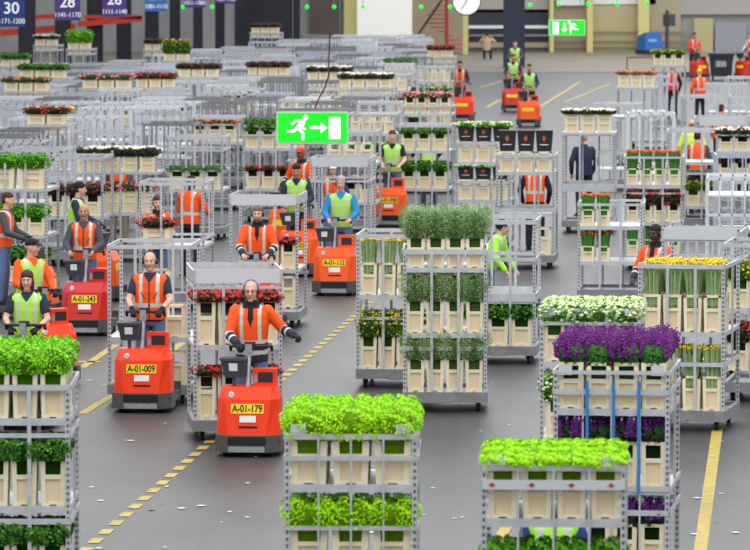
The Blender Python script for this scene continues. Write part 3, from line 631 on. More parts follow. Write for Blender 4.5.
# --- far trolleys with something on the roof
def top_cart(x0, x1, yb, kind, n, desc, fh=.15, z=1.85, h=.43):
    s_ = (yb + 63) / (6 - z); cart((x0 + x1) / 2, 6 * s_ - 63, [(z, n, h, kind, fh, {'closed': True})] + ([(z - .8, n, h, None, 0)] if kind in ('white', 'pink', 'red') and x1 > 130 else []), desc, W=max(.9, min(1.5, (x1 - x0) / s_)), lod=2, H=z + .2, rails=[(z + .18, .05), (1.0, .05)])
for a in ((80, 133, 95, 'pink', 3, 'far pink-topped trolley | far trolley with pale pink flowers on its roof, left of the red ones'), (134, 176, 94, 'red', 3, 'far red-topped trolley | far trolley with red flowers on its roof'), (2, 50, 98, 'salmon', 3, 'far salmon-topped trolley | far trolley with salmon flowers on its roof at the left edge'),
          (17, 68, 84, 'leaf', 3, 'far trolley with dark green strip | far trolley with a strip of dark green leaves on its roof'), (30, 62, 133, 'red', 2, 'trolley with short red strip | trolley with a short red flower strip in the left rows'), (176, 220, 83, 'brown', 3, 'far dark-topped trolley below bush | far trolley with dark flowers on its roof beside the bushes'),
          (246, 290, 81, 'brown', 4, 'far maroon-topped trolley left of cable | far trolley with maroon flowers on its roof, left of the cable'), (306, 352, 86, 'white', 4, 'far cream-topped trolley at cable | far trolley with cream buckets just right of the cable'), (337, 393, 94, 'white', 4, 'black and white topped trolley | trolley with black and white flowers on its roof'),
          (250, 280, 37, 'brown', 3, 'trolley by the navy doors | trolley against the navy doors with beige buckets on top'), (428, 452, 62, 'red', 4, 'far trolley left of hooded driver | far trolley with a red flower strip near the hooded driver'), (40, 52, 50, 'white', 2, 'far trolley between leftmost columns | far trolley with pale buckets between the two leftmost columns'),
          (145, 168, 55, 'brown', 3, 'far dark trolley beside bush | far trolley of dark crates beside the green bush'), (4, 26, 72, 'leaf', 3, 'far green-topped trolley, left edge | far trolley with small green plants at the left edge'), (70, 88, 54, 'mum', 2, 'far round bush trolley | far trolley carrying the round green bush'), (165, 187, 66, 'yel', 2, 'far yellowish bush trolley | far trolley carrying the yellowish green bush')):
    top_cart(*a, **({'fh': .45} if 'carrying' in a[5] else {}))

# --- the sea of empty cage trolleys (one mesh each, too small to show parts)
def far_mesh(v):
    def f():
        rnd = random.Random(v); W, D, H = 1.04, 1.35, 2.05; mb = MB()
        mb.box(-W / 2, W / 2, 0, D, .14, .22, 1)
        for sx in (-1, 1):
            for y in (0, D - .03): mb.box(sx * W / 2 - .022, sx * W / 2 + .022, y, y + .03, .12, H)
            for y in (.12, D - .15): mb.box(sx * .42 - .03, sx * .42 + .03, y, y + .1, 0, .13, 2)
            for z in (H - .01, (.9, 1.3)[v % 2]): mb.box(sx * W / 2 - .012, sx * W / 2 + .012, 0, D, z - .03, z)
        for y in (-.01, D - .01):
            for z in [H] + [(.9, 1.45, H - .22)[v % 3]]: mb.box(-W / 2, W / 2, y, y + .02, z - .055, z)
            for k in range(3 + v % 3): x = -W / 2 + W * (k + 1) / (4 + v % 3); mb.box(x - .014, x + .014, y, y + .015, .22, H - .02)
        for z in [(.7,), (1.05, ), (), (1.3,), (.5, 1.75)][v % 5]: mb.box(-W / 2 + .02, W / 2 - .02, .02, D - .03, z - .03, z)
        return mb.mesh('cage_trolley', [(mat('zinc_highlight_tone', (216, 218, 224), .4, .15, var=.1), STEEL, mat('zinc_gap_tone', (138, 137, 138), .5, .25, var=.2), mat('bright_zinc', (190, 194, 204), .35, .3, var=.15))[v % 4], STEELD, RUBBER])  # light and dark zinc copies paint in highlights and dark gaps among the rows
    return cached(('far', v), f)
random.seed(11); spots = []
Y = 90.0
while Y < 210:
    s_ = F / Y; by = 6 * s_ - 63; lim = 425 if by < 150 else (400 if by < 190 else 185)
    if by > 232: lim = 60
    x = -6 + random.uniform(0, 40)
    while x < lim:
        ytop = 62 if x < 95 else max(34, 62 - (x - 95) * .125)
        if by > 6 * (ytop + 63) / 3.95 - 63 and random.random() > .16 and not (205 < x < 290 and 195 < by < 240): spots.append((x, by, Y))
        x += s_ * 1.22
    Y += 3.1 + (Y - 90) * .012
spots += [(x, by, 0) for x, by in ((728, 160), (745, 150), (738, 300), (650, 205), (672, 180), (648, 148), (745, 268), (700, 300), (612, 190), (690, 160))]
n_ind = 0
occupied = []; loaded = [(o.location.x, o.location.y) for o in bpy.data.objects if o.name.startswith('flower_trolley')]
for i, (x, by, Y) in enumerate(spots):
    right = Y == 0
    p = G(x, by) + Vector((random.uniform(-.05, .05), random.uniform(-.3, .3), 0))
    if any(abs(p.x - ox) < 1.36 and abs(p.y - oy) < 1.55 for ox, oy in loaded): continue
    if any(abs(p.x - ox) < 1.14 and abs(p.y - oy) < 1.5 for ox, oy in occupied): continue
    if any(abs(p.x - ox) < 1.07 and abs(p.y - oy) < 1.37 for ox, oy in occupied): continue
    occupied.append((p.x, p.y))
    o = ob('cage_trolley', far_mesh(random.randrange(20)), None, p, -(AIS + R(random.choice((0, 0, 0, 3, -3, 5)))))
    tag(o, 'empty silver cage trolley packed among the others in the rows at upper left' if not right else 'empty silver cage trolley among the parked ones along the right edge', 'trolley', 'empty cage trolleys in the rows' if not right else 'empty cage trolleys at the right'); n_ind += 1
print('cage trolleys', n_ind, 'buckets', NB[0])
# ---------------------------------------------------------------- tow trucks
def truck(p, rz, colour, plate, label, detail=1, group='electric tow trucks'):
    t = root('tow_truck', p, rz, label, 'tow truck', group)
    def body():
        mb = MB()
        lo = [(-.36, .5, .24), (-.36, .13, .24), (-.22, 0, .24), (.22, 0, .24), (.36, .13, .24), (.36, .5, .24)]
        mi = [(-.36, .5, .66), (-.355, .18, .66), (-.27, .06, .66), (.27, .06, .66), (.355, .18, .66), (.36, .5, .66)]
        hi = [(-.31, .5, .8), (-.31, .24, .8), (-.27, .13, .8), (.27, .13, .8), (.31, .24, .8), (.31, .5, .8)]
        mb.prism(lo, mi).prism(mi, hi); return mb.mesh('body', [colour])
    ob('body', cached(('tb', colour.name), body), t)
    def bumper():
        mb = MB(); z0, z1 = .055, .25
        P = [(-.38, .5), (-.38, .1), (-.25, -.05), (.25, -.05), (.38, .1), (.38, .5)]
        mb.prism([(x, y, z0) for x, y in P], [(x, y, z1) for x, y in P])
        return mb.box(-.22, .22, -.056, -.045, .14, .235, 1).mesh('bumper', [BUMP, RUBBER])
    bu = ob('bumper', cached('bumper', bumper), t)
    ob('step_plate', cached('stepplate', lambda: MB().box(-.21, .21, -.064, -.04, .06, .125).mesh('step_plate', [SILV])), bu)
    ob('platform', cached('platform', lambda: MB().box(-.36, .36, .5, 1.25, .1, .2).box(-.36, .36, 1.2, 1.25, .1, .3).mesh('platform', [BUMP])), t)
    for x, y in ((-.25, .12), (.25, .12), (-.3, 1.0), (.3, 1.0)):
        ob('wheel', cached('twheel', lambda: MB().tube((-.04, 0, .07), (.04, 0, .07), .07, n=16).mesh('wheel', [RUBBER])), t, (x, y, 0))
    bx = ob('control_box', cached(('cb', colour.name), lambda: MB().box(.04, .31, .3, .48, .8, 1.0).mesh('control_box', [colour])), t)
    ob('display', cached('disp', lambda: MB().box(.1, .27, .292, .31, .84, .96).box(.05, .09, .292, .3, .84, .93, 1).mesh('display', [BLACK, SILV])), bx)
    ob('steering_column', cached('scol', lambda: MB().caps((-.02, .28, .78), (-.02, .42, 1.22), .028).box(-.06, .02, .36, .44, 1.14, 1.28).mesh('steering_column', [SILV])), t)
    ob('handlebar', cached('hbar', lambda: MB().caps((-.24, .44, 1.25), (.24, .44, 1.25), .018).caps((-.24, .44, 1.25), (-.24, .5, 1.2), .018).caps((.24, .44, 1.25), (.24, .5, 1.2), .018).box(-.07, .05, .38, .48, 1.23, 1.3).mesh('handlebar', [BLACK])), t)
    def basket():
        mb = MB(); lo = [(-.28, .22, .9), (-.06, .22, .9), (-.06, .4, .9), (-.28, .4, .9)]; hi = [(-.33, .17, 1.12), (-.04, .17, 1.12), (-.04, .42, 1.12), (-.33, .42, 1.12)]
        return mb.prism(lo, hi).box(-.34, -.03, .16, .43, 1.1, 1.13).box(-.2, -.16, .25, .3, .78, .9).mesh('basket', [DGREY])
    bk = ob('basket', cached('basket', basket), t)
    if detail:
        ob('basket_label', cached('bklab', lambda: MB().prism([(-.23, .196, .98), (-.13, .196, .98), (-.13, .21, .98), (-.23, .21, .98)], [(-.23, .176, 1.07), (-.13, .176, 1.07), (-.13, .19, 1.07), (-.23, .19, 1.07)]).mesh('label', [WHITE])), bk)
    def fy(z): return .06 * (z - .24) / .42 - .003   # front face slope
    def plate_m():
        return MB().prism([(-.19, fy(.5) - .004, .5), (.19, fy(.5) - .004, .5), (.19, fy(.5) + .01, .5), (-.19, fy(.5) + .01, .5)], [(-.19, fy(.61) - .004, .61), (.19, fy(.61) - .004, .61), (.19, fy(.61) + .01, .61), (-.19, fy(.61) + .01, .61)]).mesh('number_plate', [YEL])
    pl = ob('number_plate', cached('plate', plate_m), t)
    if detail:
        text(plate, .118, INK, pl, (0, fy(.555) - .006, .555), rx=math.pi / 2 - math.atan(.06 / .42), off=.002, sx=.78)
        ob('sticker', cached('stick', lambda: MB().prism([(-.09, fy(.4) - .004, .4), (.1, fy(.4) - .004, .4), (.1, fy(.4) + .01, .4), (-.09, fy(.4) + .01, .4)], [(-.09, fy(.475) - .004, .475), (.1, fy(.475) - .004, .475), (.1, fy(.475) + .01, .475), (-.09, fy(.475) + .01, .475)]).mesh('sticker', [WHITE])), t)
        ob('nameplate', cached('namep', lambda: MB().box(-.1, .12, fy(.33) - .004, fy(.33) + .01, .335, .355).mesh('nameplate', [INK])), t)
        ob('round_badge', cached('badge', lambda: MB().tube((-.19, .05, .71), (-.19, .09, .72), .032, n=16).mesh('badge', [WHITE])), t)
    return t

# ---------------------------------------------------------------- people
SKIN = {'fair': (226, 172, 146), 'tan': (196, 140, 108), 'brown': (124, 80, 58), 'dark': (78, 52, 42)}
REFL = mat('reflective_tape', (206, 206, 196), .5)
HVO = mat('hi_vis_orange', (255, 88, 0), .7, var=.07, scale=12); HVL = mat('hi_vis_lime', (176, 244, 66), .7, var=.07, scale=12)
HVY = mat('hi_vis_yellow', (214, 240, 90), .7, var=.05, scale=12); HVR = mat('hi_vis_red', (236, 52, 30), .7, var=.07, scale=12)
NAVC = mat('navy_cloth', (34, 42, 66), .8, var=.15, scale=14); BLKC = mat('black_cloth', (26, 27, 31), .85); GRYC = mat('grey_cloth', (70, 76, 80), .85, var=.1, scale=14)
BLUC = mat('blue_cloth', (36, 138, 196), .8, var=.08, scale=12); JEAN = mat('denim', (92, 116, 156), .85, var=.2, scale=14); KHAK = mat('khaki_cloth', (128, 116, 94), .85)
DNAV = mat('blue_sleeve', (34, 64, 128), .8, var=.1, scale=12)
HAIRC = {'black': (24, 22, 22), 'brown': (70, 44, 30), 'grey': (176, 172, 168), 'blond': (178, 140, 92), 'greybrown': (116, 98, 84)}
def remesh(mb, vox, smooth=3, name='m'):
    me = mb.mesh('tmp', [INK]); o = bpy.data.objects.new('tmp', me); COL.objects.link(o)
    m = o.modifiers.new('r', 'REMESH'); m.mode = 'VOXEL'; m.voxel_size = vox; m.use_smooth_shade = True
    m2 = o.modifiers.new('s', 'SMOOTH'); m2.iterations = smooth; m2.factor = .5
    dg = bpy.context.evaluated_depsgraph_get(); ev = o.evaluated_get(dg); out = bpy.data.meshes.new_from_object(ev, depsgraph=dg)
    bpy.data.objects.remove(o); bpy.data.meshes.remove(me); out.name = name; out.materials.clear(); return out
def paint(me, mats, fn):
    for m in mats: me.materials.append(m)
    n = len(me.polygons); c = np.empty(n * 3); me.polygons.foreach_get('center', c); c = c.reshape(n, 3)
    me.polygons.foreach_set('material_index', np.asarray(fn(c), dtype=np.int32)); me.polygons.foreach_set('use_smooth', np.ones(n, dtype=bool))
def loft(mb, rings, T, n=16):
    prev = None; vs = []; fs = []
    for (cx, cy, z, rx, ry) in rings:
        for i in range(n):
            a = 2 * math.pi * i / n; e = .8
            x = math.copysign(abs(math.cos(a)) ** e, math.cos(a)) * rx; y = math.copysign(abs(math.sin(a)) ** e, math.sin(a)) * ry
            vs.append(T @ Vector((cx + x, cy + y, z)))
    for j in range(len(rings) - 1):
        for i in range(n): fs.append((j * n + i, j * n + (i + 1) % n, (j + 1) * n + (i + 1) % n, (j + 1) * n + i))
    fs.append(tuple(range(n))[::-1]); fs.append(tuple(range((len(rings) - 1) * n, len(rings) * n)))
    mb.add(vs, fs)
def ik(sh, w_, side, l1=.29, l2=.27, hint=None):
    d = w_ - sh; L = d.length; mx = (l1 + l2) * .985
    if L > mx: w_ = sh + d * (mx / L); d = w_ - sh; L = mx
    a = (l1 * l1 - l2 * l2 + L * L) / (2 * L); h = math.sqrt(max(l1 * l1 - a * a, 0)); u = d.normalized()
    hv = hint or Vector((side * .7, .35, -.9)); hv = (hv - u * hv.dot(u)).normalized()
    return sh + u * a + hv * h, w_
def hand(mb, W, d, side, r=.009, curl=1.0, nrm=Vector((0, 0, -1)), mi=0):
    d = d.normalized(); nrm = (nrm - d * nrm.dot(d)); nrm = nrm.normalized() if nrm.length > .05 else d.orthogonal().normalized(); ac = d.cross(nrm).normalized()
    if ac.x * side > 0: ac = -ac      # across, pointing to the thumb side (towards the body's middle)
    M = Matrix((ac, d, nrm)).transposed()
    mb.ball(W + d * .048, (.04, .052, .018), mi, 10, 6, M)
    for k, (o, ln) in enumerate(((.029, .9), (.010, 1.0), (-.010, .95), (-.028, .75))):
        b = W + d * .085 + ac * o
        a1 = .5 * curl; a2 = 1.6 * curl; a3 = 2.5 * curl
        for a_, l_ in ((a1, .036 * ln), (a2, .026 * ln), (a3, .02 * ln)):
            e = b + (d * math.cos(a_) + nrm * math.sin(a_)) * l_; mb.caps(b, e, r, r * .92, mi, 6); b = e
    b = W + d * .03 + ac * .032
    for a_, l_ in ((.2, .034), (.9, .028)):
        e = b + (ac * (1 - .5 * a_) * .8 + d * .75 + nrm * .5 * a_).normalized() * l_; mb.caps(b, e, r * 1.15, r, mi, 6); b = e

def person(loc, rz, label, style='vest', vest=HVO, sleeve=NAVC, short=False, trousers=JEAN, skin='fair', hair='brown', hairstyle='short', hat=None, headset=False, gloves=False,
           lh=(-.2, -.36, 1.08), rh=(.2, -.36, 1.08), lean=6, twist=0, yaw=0, nod=4, h=1.78, lod=1, beard=None, glasses=False, stripe=True, curl=1.0, sit=False, bulk=1.0):
    P = root('person', loc, rz, label, 'person')
    k = h / 1.78; SK = mat('skin_' + skin, SKIN[skin], .55, var=.05, scale=20)
    vox = {0: .009, 1: .012, 2: .019}[lod]
    hip = Vector((0, 0, .92 if not sit else .5)); K = Matrix.Scale(k, 4)
    T = K @ Matrix.Translation(hip) @ Matrix.Rotation(R(lean), 4, 'X') @ Matrix.Rotation(R(twist), 4, 'Z') @ Matrix.Translation((0, 0, -.92))
    Ti = T.inverted()
    HM = T @ Matrix.Translation((0, -.01, 1.56)) @ Matrix.Rotation(R(yaw), 4, 'Z') @ Matrix.Rotation(R(nod - lean), 4, 'X') @ Matrix.Translation((0, -.012, .095)) @ Matrix.Scale(.95, 4)
    arms = []
    for side, tgt in ((-1, lh), (1, rh)):
        sh = T @ Vector((side * .183, .005, 1.42)); e, w_ = ik(sh, Vector(tgt) * k, side, .29 * k, .26 * k); arms.append((side, sh, e, w_))
    legs = []
    for side in (-1, 1):
        if not sit: legs.append((K @ Vector((side * .09, 0, .9)), K @ Vector((side * .115, -.02, .49)), K @ Vector((side * .12, .02, .09))))
        else: legs.append((K @ Vector((side * .1, 0, .5)), K @ Vector((side * .16, -.42, .52)), K @ Vector((side * .16, -.4, .09))))
    # body: one continuous surface
    mb = MB()
    loft(mb, [(0, 0, z, rx, ry) for z, rx, ry in ((.86, .14, .095), (.95, .155, .105), (1.08, .14, .095), (1.2, .15, .105), (1.32, .168, .11), (1.42, .155, .09), (1.49, .08, .065))], T)
    mb.caps(T @ Vector((0, .005, 1.44)), HM @ Vector((0, .02, -.06)), .058 * k, .056 * k)
    for side, sh, e, w_ in arms:
        mb.caps(sh, e, .052 * k, .042 * k); mb.caps(e, w_, .043 * k, .029 * k); mb.ball(sh, .06 * k); mb.caps(w_, w_ + (w_ - e).normalized() * .05, .028 * k, .024)
    for a, b, c in legs:
        mb.caps(a, b, .082 * k, .056 * k); mb.caps(b, c, .056 * k, .038 * k)
    Hs = HM.to_3x3()
    def hb(c, r): mb.ball(HM @ Vector(c), r, 0, 16, 10, Hs)
    hb((0, .012, .03), (.08, .098, .093)); hb((0, -.03, -.028), (.068, .068, .078)); hb((0, -.062, -.1), (.032, .03, .028)); hb((0, -.083, .028), (.052, .016, .014))
    hb((-.04, -.06, -.02), (.024, .03, .03)); hb((.04, -.06, -.02), (.024, .03, .03))
    mb.caps(HM @ Vector((0, -.094, .012)), HM @ Vector((0, -.112, -.026)), .011 * k, .017 * k)
    hb((-.08, .005, -.012), (.012, .022, .034)); hb((.08, .005, -.012), (.012, .022, .034))
    me = remesh(mb, vox, 2, 'person_body'); me.materials.append(SK); me.polygons.foreach_set('use_smooth', [True] * len(me.polygons))
    # face details and hands joined into the same mesh
    ex = MB()
    if lod < 2:
        for sx in (-1, 1):
            ex.ball(HM @ Vector((sx * .032, -.086, .008)), (.011, .006, .005), 1, 8, 6, Hs); ex.ball(HM @ Vector((sx * .032, -.0925, .008)), (.0075, .005, .006), 2, 8, 6, Hs)
            ex.caps(HM @ Vector((sx * .016, -.1, .031)), HM @ Vector((sx * .048, -.092, .033)), .0045, .003, 3, 5)
        ex.caps(HM @ Vector((-.022, -.098, -.062)), HM @ Vector((.022, -.098, -.062)), .0055, .0055, 4, 6)
    if not gloves:
        for side, sh, e, w_ in arms: hand(ex, w_ + (w_ - e).normalized() * .02, w_ - e, side, curl=curl, mi=0)
    bm = bmesh.new(); bm.from_mesh(me); tmp = ex.mesh('x', [SK, INK, INK, INK, INK]) if ex.v else None
    if tmp:
        bm.from_mesh(tmp)
    out = bpy.data.meshes.new('person_body'); bm.to_mesh(out); bm.free(); bpy.data.meshes.remove(me)
    for m in (SK, mat('eye_white', (190, 180, 172), .4), mat('eye_dark', (36, 26, 22), .3), mat('brow_' + hair, tuple(int(c * .7) for c in HAIRC[hair]), .8), mat('lip_' + skin, tuple(int(c * f) for c, f in zip(SKIN[skin], (.86, .66, .64))), .6)): out.materials.append(m)
    if tmp: bpy.data.meshes.remove(tmp)
    out.polygons.foreach_set('use_smooth', [True] * len(out.polygons)); ob('body', out, P)
    # trousers, shoes
    mb = MB(); loft(mb, [(0, 0, z, rx, ry) for z, rx, ry in ((.84, .165, .115), (.93, .168, .122), (1.03, .16, .115))], T)
    for a, b, c in legs: mb.caps(a, b, .1 * k, .074 * k); mb.caps(b, c, .074 * k, .062 * k)
    me = remesh(mb, vox * 1.15, 2, 'trousers'); paint(me, [trousers], lambda c: np.zeros(len(c))); ob('trousers', me, P)
    for a, b, c in legs:
        mb = MB().caps(c + Vector((0, 0, -.045)), c + Vector((0, -.13, -.05)), .045, .04); mb.box(c.x - .05, c.x + .05, c.y - .18, c.y + .06, max(c.z - .09, 0), c.z - .06)
        ob('shoe', mb.mesh('shoe', [BLKC], True), P)
    # upper clothing
    def tdist(c, a, b):
        a = np.array(a); b = np.array(b); ab = b - a; t = np.clip(((c - a) @ ab) / (ab @ ab), 0, 1); return np.linalg.norm(c - (a + t[:, None] * ab), axis=1), t
    Tn = np.array(Ti)
    def local(c): return c @ Tn[:3, :3].T + Tn[:3, 3]
    B = bulk
    def torso(mb, o, zlo, ztop=1.53):
        loft(mb, [(0, 0, z, rx * B + o, ry * B + o) for z, rx, ry in ((zlo, .168, .12), (1.0, .168, .122), (1.12, .166, .125), (1.28, .182, .128), (1.39, .18, .112), (1.46, .12, .088), (1.5, .075, .072), (ztop, .07, .07))], T)
        for side in (-1, 1): mb.ball(T @ Vector((side * .165, .003, 1.405)), (.066 + o) * B)
    if style == 'jacket':
        mb = MB(); torso(mb, .012, .84, 1.555)
        for side, sh, e, w_ in arms: mb.caps(sh, e, .075 * B, .062); mb.caps(e, w_, .063, .05)
        me = remesh(mb, vox, 2, 'jacket')
        def cls(c):
            q = local(c); d_ = np.full(len(c), 9.0); u = np.zeros(len(c))
            for side, sh, e, w_ in arms:
                for a, b, o in ((sh, e, 0), (e, w_, 1)):
                    dd, t = tdist(c, a, b); m = dd < d_; d_ = np.where(m, dd, d_); u = np.where(m, (t + o) / 2, u)
            arm = (d_ < .085) & (u > .12)
            r = np.zeros(len(c)); x = np.abs(q[:, 0]); z = q[:, 2]
            r[(x > .085) & (x < .125) & (z > 1.1)] = 1
            r[z < 1.06] = 2; r[(z > 1.06) & (z < 1.1)] = 1; r[(z > .93) & (z < .98)] = 1
            r[(z > 1.47) & (x < .1)] = 3; r[(x < .035) & (z > 1.25) & (q[:, 1] < 0) & (z > 1.25 + x * 3)] = 3
            r[arm] = 0; r[arm & (u > .5)] = 2; r[arm & (u > .52) & (u < .6)] = 1; r[arm & (u > .74) & (u < .82)] = 1
            return r
        paint(me, [vest, REFL, NAVC, BLKC], cls); ob('jacket', me, P)
    elif style == 'plain':
        mb = MB(); torso(mb, .01, .86)
        for side, sh, e, w_ in arms: mb.caps(sh, e, .072, .06); mb.caps(e, w_, .06, .045)
        me = remesh(mb, vox, 2, 'jacket'); paint(me, [vest], lambda c: np.zeros(len(c))); ob('jacket', me, P)
    else:
        mb = MB(); loft(mb, [(0, 0, z, rx * B, ry * B) for z, rx, ry in ((.9, .163, .115), (1.1, .158, .115), (1.28, .175, .12), (1.4, .17, .1), (1.47, .1, .075), (1.515, .066, .066))], T)
        for side, sh, e, w_ in arms:
            mb.caps(sh, sh.lerp(e, .62 if short else 1), .07, .06)
            if not short: mb.caps(e, w_, .059, .043)
        me = remesh(mb, vox, 2, 'shirt'); paint(me, [sleeve], lambda c: np.zeros(len(c))); ob('shirt', me, P)
        mb = MB(); torso(mb, .014, .92, 1.5)
        me = remesh(mb, vox, 2, 'vest')
        def cls(c):
            q = local(c); x = np.abs(q[:, 0]); z = q[:, 2]; r = np.zeros(len(c))
            if stripe: r[(x > .085) & (x < .13) & (z > 1.14)] = 1; r[(z > 1.08) & (z < 1.135)] = 1
            r[(x < .012) & (q[:, 1] < 0)] = 2; r[(q[:, 1] < 0) & (z > 1.40) & (x < (z - 1.38) * .7)] = 3; r[(x > .2)] = 0
            return r
        paint(me, [vest, REFL, mat(vest.name + '_zip', tuple(int(c * .7) for c in (200, 90, 30)), .7) if vest is HVO else REFL, sleeve], cls); ob('vest', me, P)
        if lod == 0 and vest is HVO:
            for sx in (-1, 1):
                ob('pocket_zip', MB().caps(T @ Vector((sx * .055, -.155, 1.2)), T @ Vector((sx * .1, -.15, 1.27)), .005, n=5).mesh('zip', [NAVC]), P)
    if gloves:
        for side, sh, e, w_ in arms:
            mb = MB().caps(w_ - (w_ - e).normalized() * .02, w_ + (w_ - e).normalized() * .04, .036, .032); hand(mb, w_ + (w_ - e).normalized() * .02, w_ - e, side, r=.012, curl=curl); ob('glove', mb.mesh('glove', [BLKC], True), P)
    # hair, hats
    HC = mat('hair_' + hair, HAIRC[hair], .75, var=.2, scale=60); mb = MB()
    def hh(c, r): mb.ball(HM @ Vector(c), r, 0, 14, 9, Hs)
    if hat is None or hairstyle in ('long', 'curly'):
        if hairstyle == 'short': hh((0, .016, .07), (.084, .099, .078)); hh((0, .05, .01), (.083, .066, .075))
        elif hairstyle == 'bald': hh((0, .045, .0), (.083, .068, .042))
        elif hairstyle == 'thin': hh((0, .03, .062), (.083, .088, .076)); hh((0, .045, 0), (.084, .064, .05))
        elif hairstyle == 'long': hh((0, .018, .066), (.09, .103, .085)); hh((-.07, .01, -.05), (.032, .05, .1)); hh((.07, .01, -.05), (.032, .05, .1)); hh((0, .07, -.04), (.085, .05, .11))
        elif hairstyle == 'curly':
            rr_ = random.Random(3)
            for i in range(34):
                v = Vector((rr_.gauss(0, 1), rr_.gauss(.5, 1), rr_.gauss(.7, .9))).normalized(); hh((v.x * .085, .03 + v.y * .09, .04 + v.z * .08), (.035, .035, .035))
        if hairstyle != 'none': ob('hair', remesh(mb, .009 if lod < 2 else .014, 1, 'hair') if hairstyle in ('long',) else mb.mesh('hair', [HC], True), P)
        if hairstyle == 'long': o = [c for c in P.children if c.name.startswith('hair')][0]; o.data.materials.append(HC)
    if hat:
        kind, hm = hat; mb = MB()
        if kind == 'beanie': hh((0, .022, .05), (.09, .108, .092)); hh((0, .05, -.01), (.086, .07, .06))
        else:
            hh((0, .016, .06), (.086, .104, .08)); mb.ball(HM @ Vector((0, -.1, .055)), (.065, .06, .01), 0, 12, 6, Hs)
        ob(kind, mb.mesh(kind, [hm], True), P)
    if beard:
        mb = MB().ball(HM @ Vector((0, -.045, -.08)), (.058, .062, .045), 0, 12, 8, Hs); ob('beard', mb.mesh('beard', [mat('beard_' + beard, HAIRC[beard], .8)], True), P)
    if glasses:
        mb = MB()
        for sx in (-1, 1):
            pts = [HM @ Vector((sx * .032 + .019 * math.cos(a), -.1, .006 + .014 * math.sin(a))) for a in [i * math.pi / 4 for i in range(8)]]
            for a, b in zip(pts, pts[1:] + pts[:1]): mb.tube(a, b, .0025, n=4)
            mb.tube(HM @ Vector((sx * .05, -.1, .008)), HM @ Vector((sx * .08, 0, .008)), .0025, n=4)
        mb.tube(HM @ Vector((-.013, -.101, .008)), HM @ Vector((.013, -.101, .008)), .0025, n=4)
        ob('glasses', mb.mesh('glasses', [INK]), P)
    if headset:
        mb = MB(); pts = [HM @ Vector((.094 * math.cos(a), .01, .01 + .13 * math.sin(a))) for a in [math.pi * i / 10 for i in range(11)]]
        for a, b in zip(pts, pts[1:]): mb.tube(a, b, .007, n=6)
        for sx in (-1, 1): mb.tube(HM @ Vector((sx * .078, 0, -.005)), HM @ Vector((sx * .104, 0, -.005)), .034, .03, 12)
        mb.tube(HM @ Vector((-.09, -.01, -.03)), HM @ Vector((-.03, -.115, -.08)), .004, n=5); mb.ball(HM @ Vector((-.028, -.116, -.08)), .009)
        ob('headset', mb.mesh('headset', [BLACK], True), P)
    return P

def driver(px, by, colour, plate, tlabel, plabel, rot=0, off=0.0, back=.84, detail=1, **kw):
    p = G(px, by); rz = -(AIS + R(rot)); t = truck(p, rz, colour, plate, tlabel, detail)
    M = Matrix.Translation(p) @ Matrix.Rotation(rz, 4, 'Z'); q = M @ Vector((off, back, .2))
    kw.setdefault('lh', (-.19, -.37, 1.07)); kw.setdefault('rh', (.19, -.37, 1.07))
    return person(q, rz + R(kw.pop('turn', 0)), plabel, **kw)
def stand(px, by, face, label, **kw):
    """face: 0 towards the camera, 90 to the viewer's right, 180 away"""
    kw.setdefault('lh', (-.24, -.12, .92)); kw.setdefault('rh', (.24, -.12, .92)); kw.setdefault('lean', 3)
    return person(G(px, by), R(face), label, **kw)

driver(247, 457, ORED, 'A-01-179', 'orange-red tow truck with yellow plate A-01-179 in the front row', 'person in orange jacket with navy cuffs and headset, stretching out one gloved arm', off=-.03,
       style='jacket', gloves=True, headset=True, hair='grey', hairstyle='thin', glasses=True, rh=(.5, -.2, 1.16), lh=(-.14, -.36, 1.07), lod=0, curl=.8, h=1.8, bulk=1.06)
driver(141, 413, ORED, 'A-01-009', 'orange-red tow truck with yellow plate A-01-009', 'bald person in sleeveless orange vest over navy shirt, headset, gripping the handlebar', style='vest', short=True, gloves=True, headset=True,
       hair='greybrown', hairstyle='bald', off=.02, lod=0, bulk=1.1, h=1.8, lean=3)
driver(84, 336, RED, 'A-01-243', 'bright red tow truck with yellow plate and large grey bumper', 'bald person in orange vest over grey sweater driving the red truck', vest=HVO, sleeve=GRYC, skin='tan', hair='black', hairstyle='bald', off=-.1, lod=0, beard='greybrown' if False else None, h=1.76)
driver(255, 341, OORG, 'A-01-156', 'orange tow truck behind the trolley of small red flowers', 'bearded person in orange jacket with navy sleeves and headset behind a trolley', style='jacket', headset=True, hair='greybrown', hairstyle='short', beard='greybrown', off=-.04, lod=0, h=1.78)
driver(334, 296, OORG, 'A-01-112', 'orange tow truck driving on the free lane, with pale front panel', 'grey-haired person in lime vest with bright blue sleeves driving on the free lane', vest=HVL, sleeve=BLUC, hair='grey', hairstyle='short', headset=True, off=.05, lod=0, trousers=JEAN)
driver(20, 430, OORG, 'A-01-088', 'orange tow truck behind the green pompons at lower left', 'person with long brown hair in lime vest over navy shirt', vest=HVL, sleeve=NAVC, short=True, hair='brown', hairstyle='long', off=-.02, lod=0, h=1.7, gloves=True)
driver(60, 385, ORED, 'A-01-064', 'orange-red tow truck turned towards the right, behind the long-haired driver', 'person in dark cap and lime vest over orange sleeves, looking right', rot=-38, vest=HVL, sleeve=HVO, hat=('cap', BLKC), yaw=38, lod=1, gloves=True, h=1.74)
driver(121, 300, OORG, '', 'tow truck pointing right, hidden behind the red truck driver', 'person in black beanie and lime vest over navy jacket, facing right', rot=-85, vest=HVL, sleeve=NAVC, hat=('beanie', BLKC), gloves=True, lod=1, yaw=10, detail=0, back=.78, trousers=NAVC, h=1.76)
driver(56, 318, OORG, '', 'tow truck pointing right with dark basket at the left edge', 'person in orange vest and jeans at the left edge, reaching right', rot=-85, vest=HVO, sleeve=GRYC, gloves=True, hair='brown', lod=1, detail=0, back=.86)
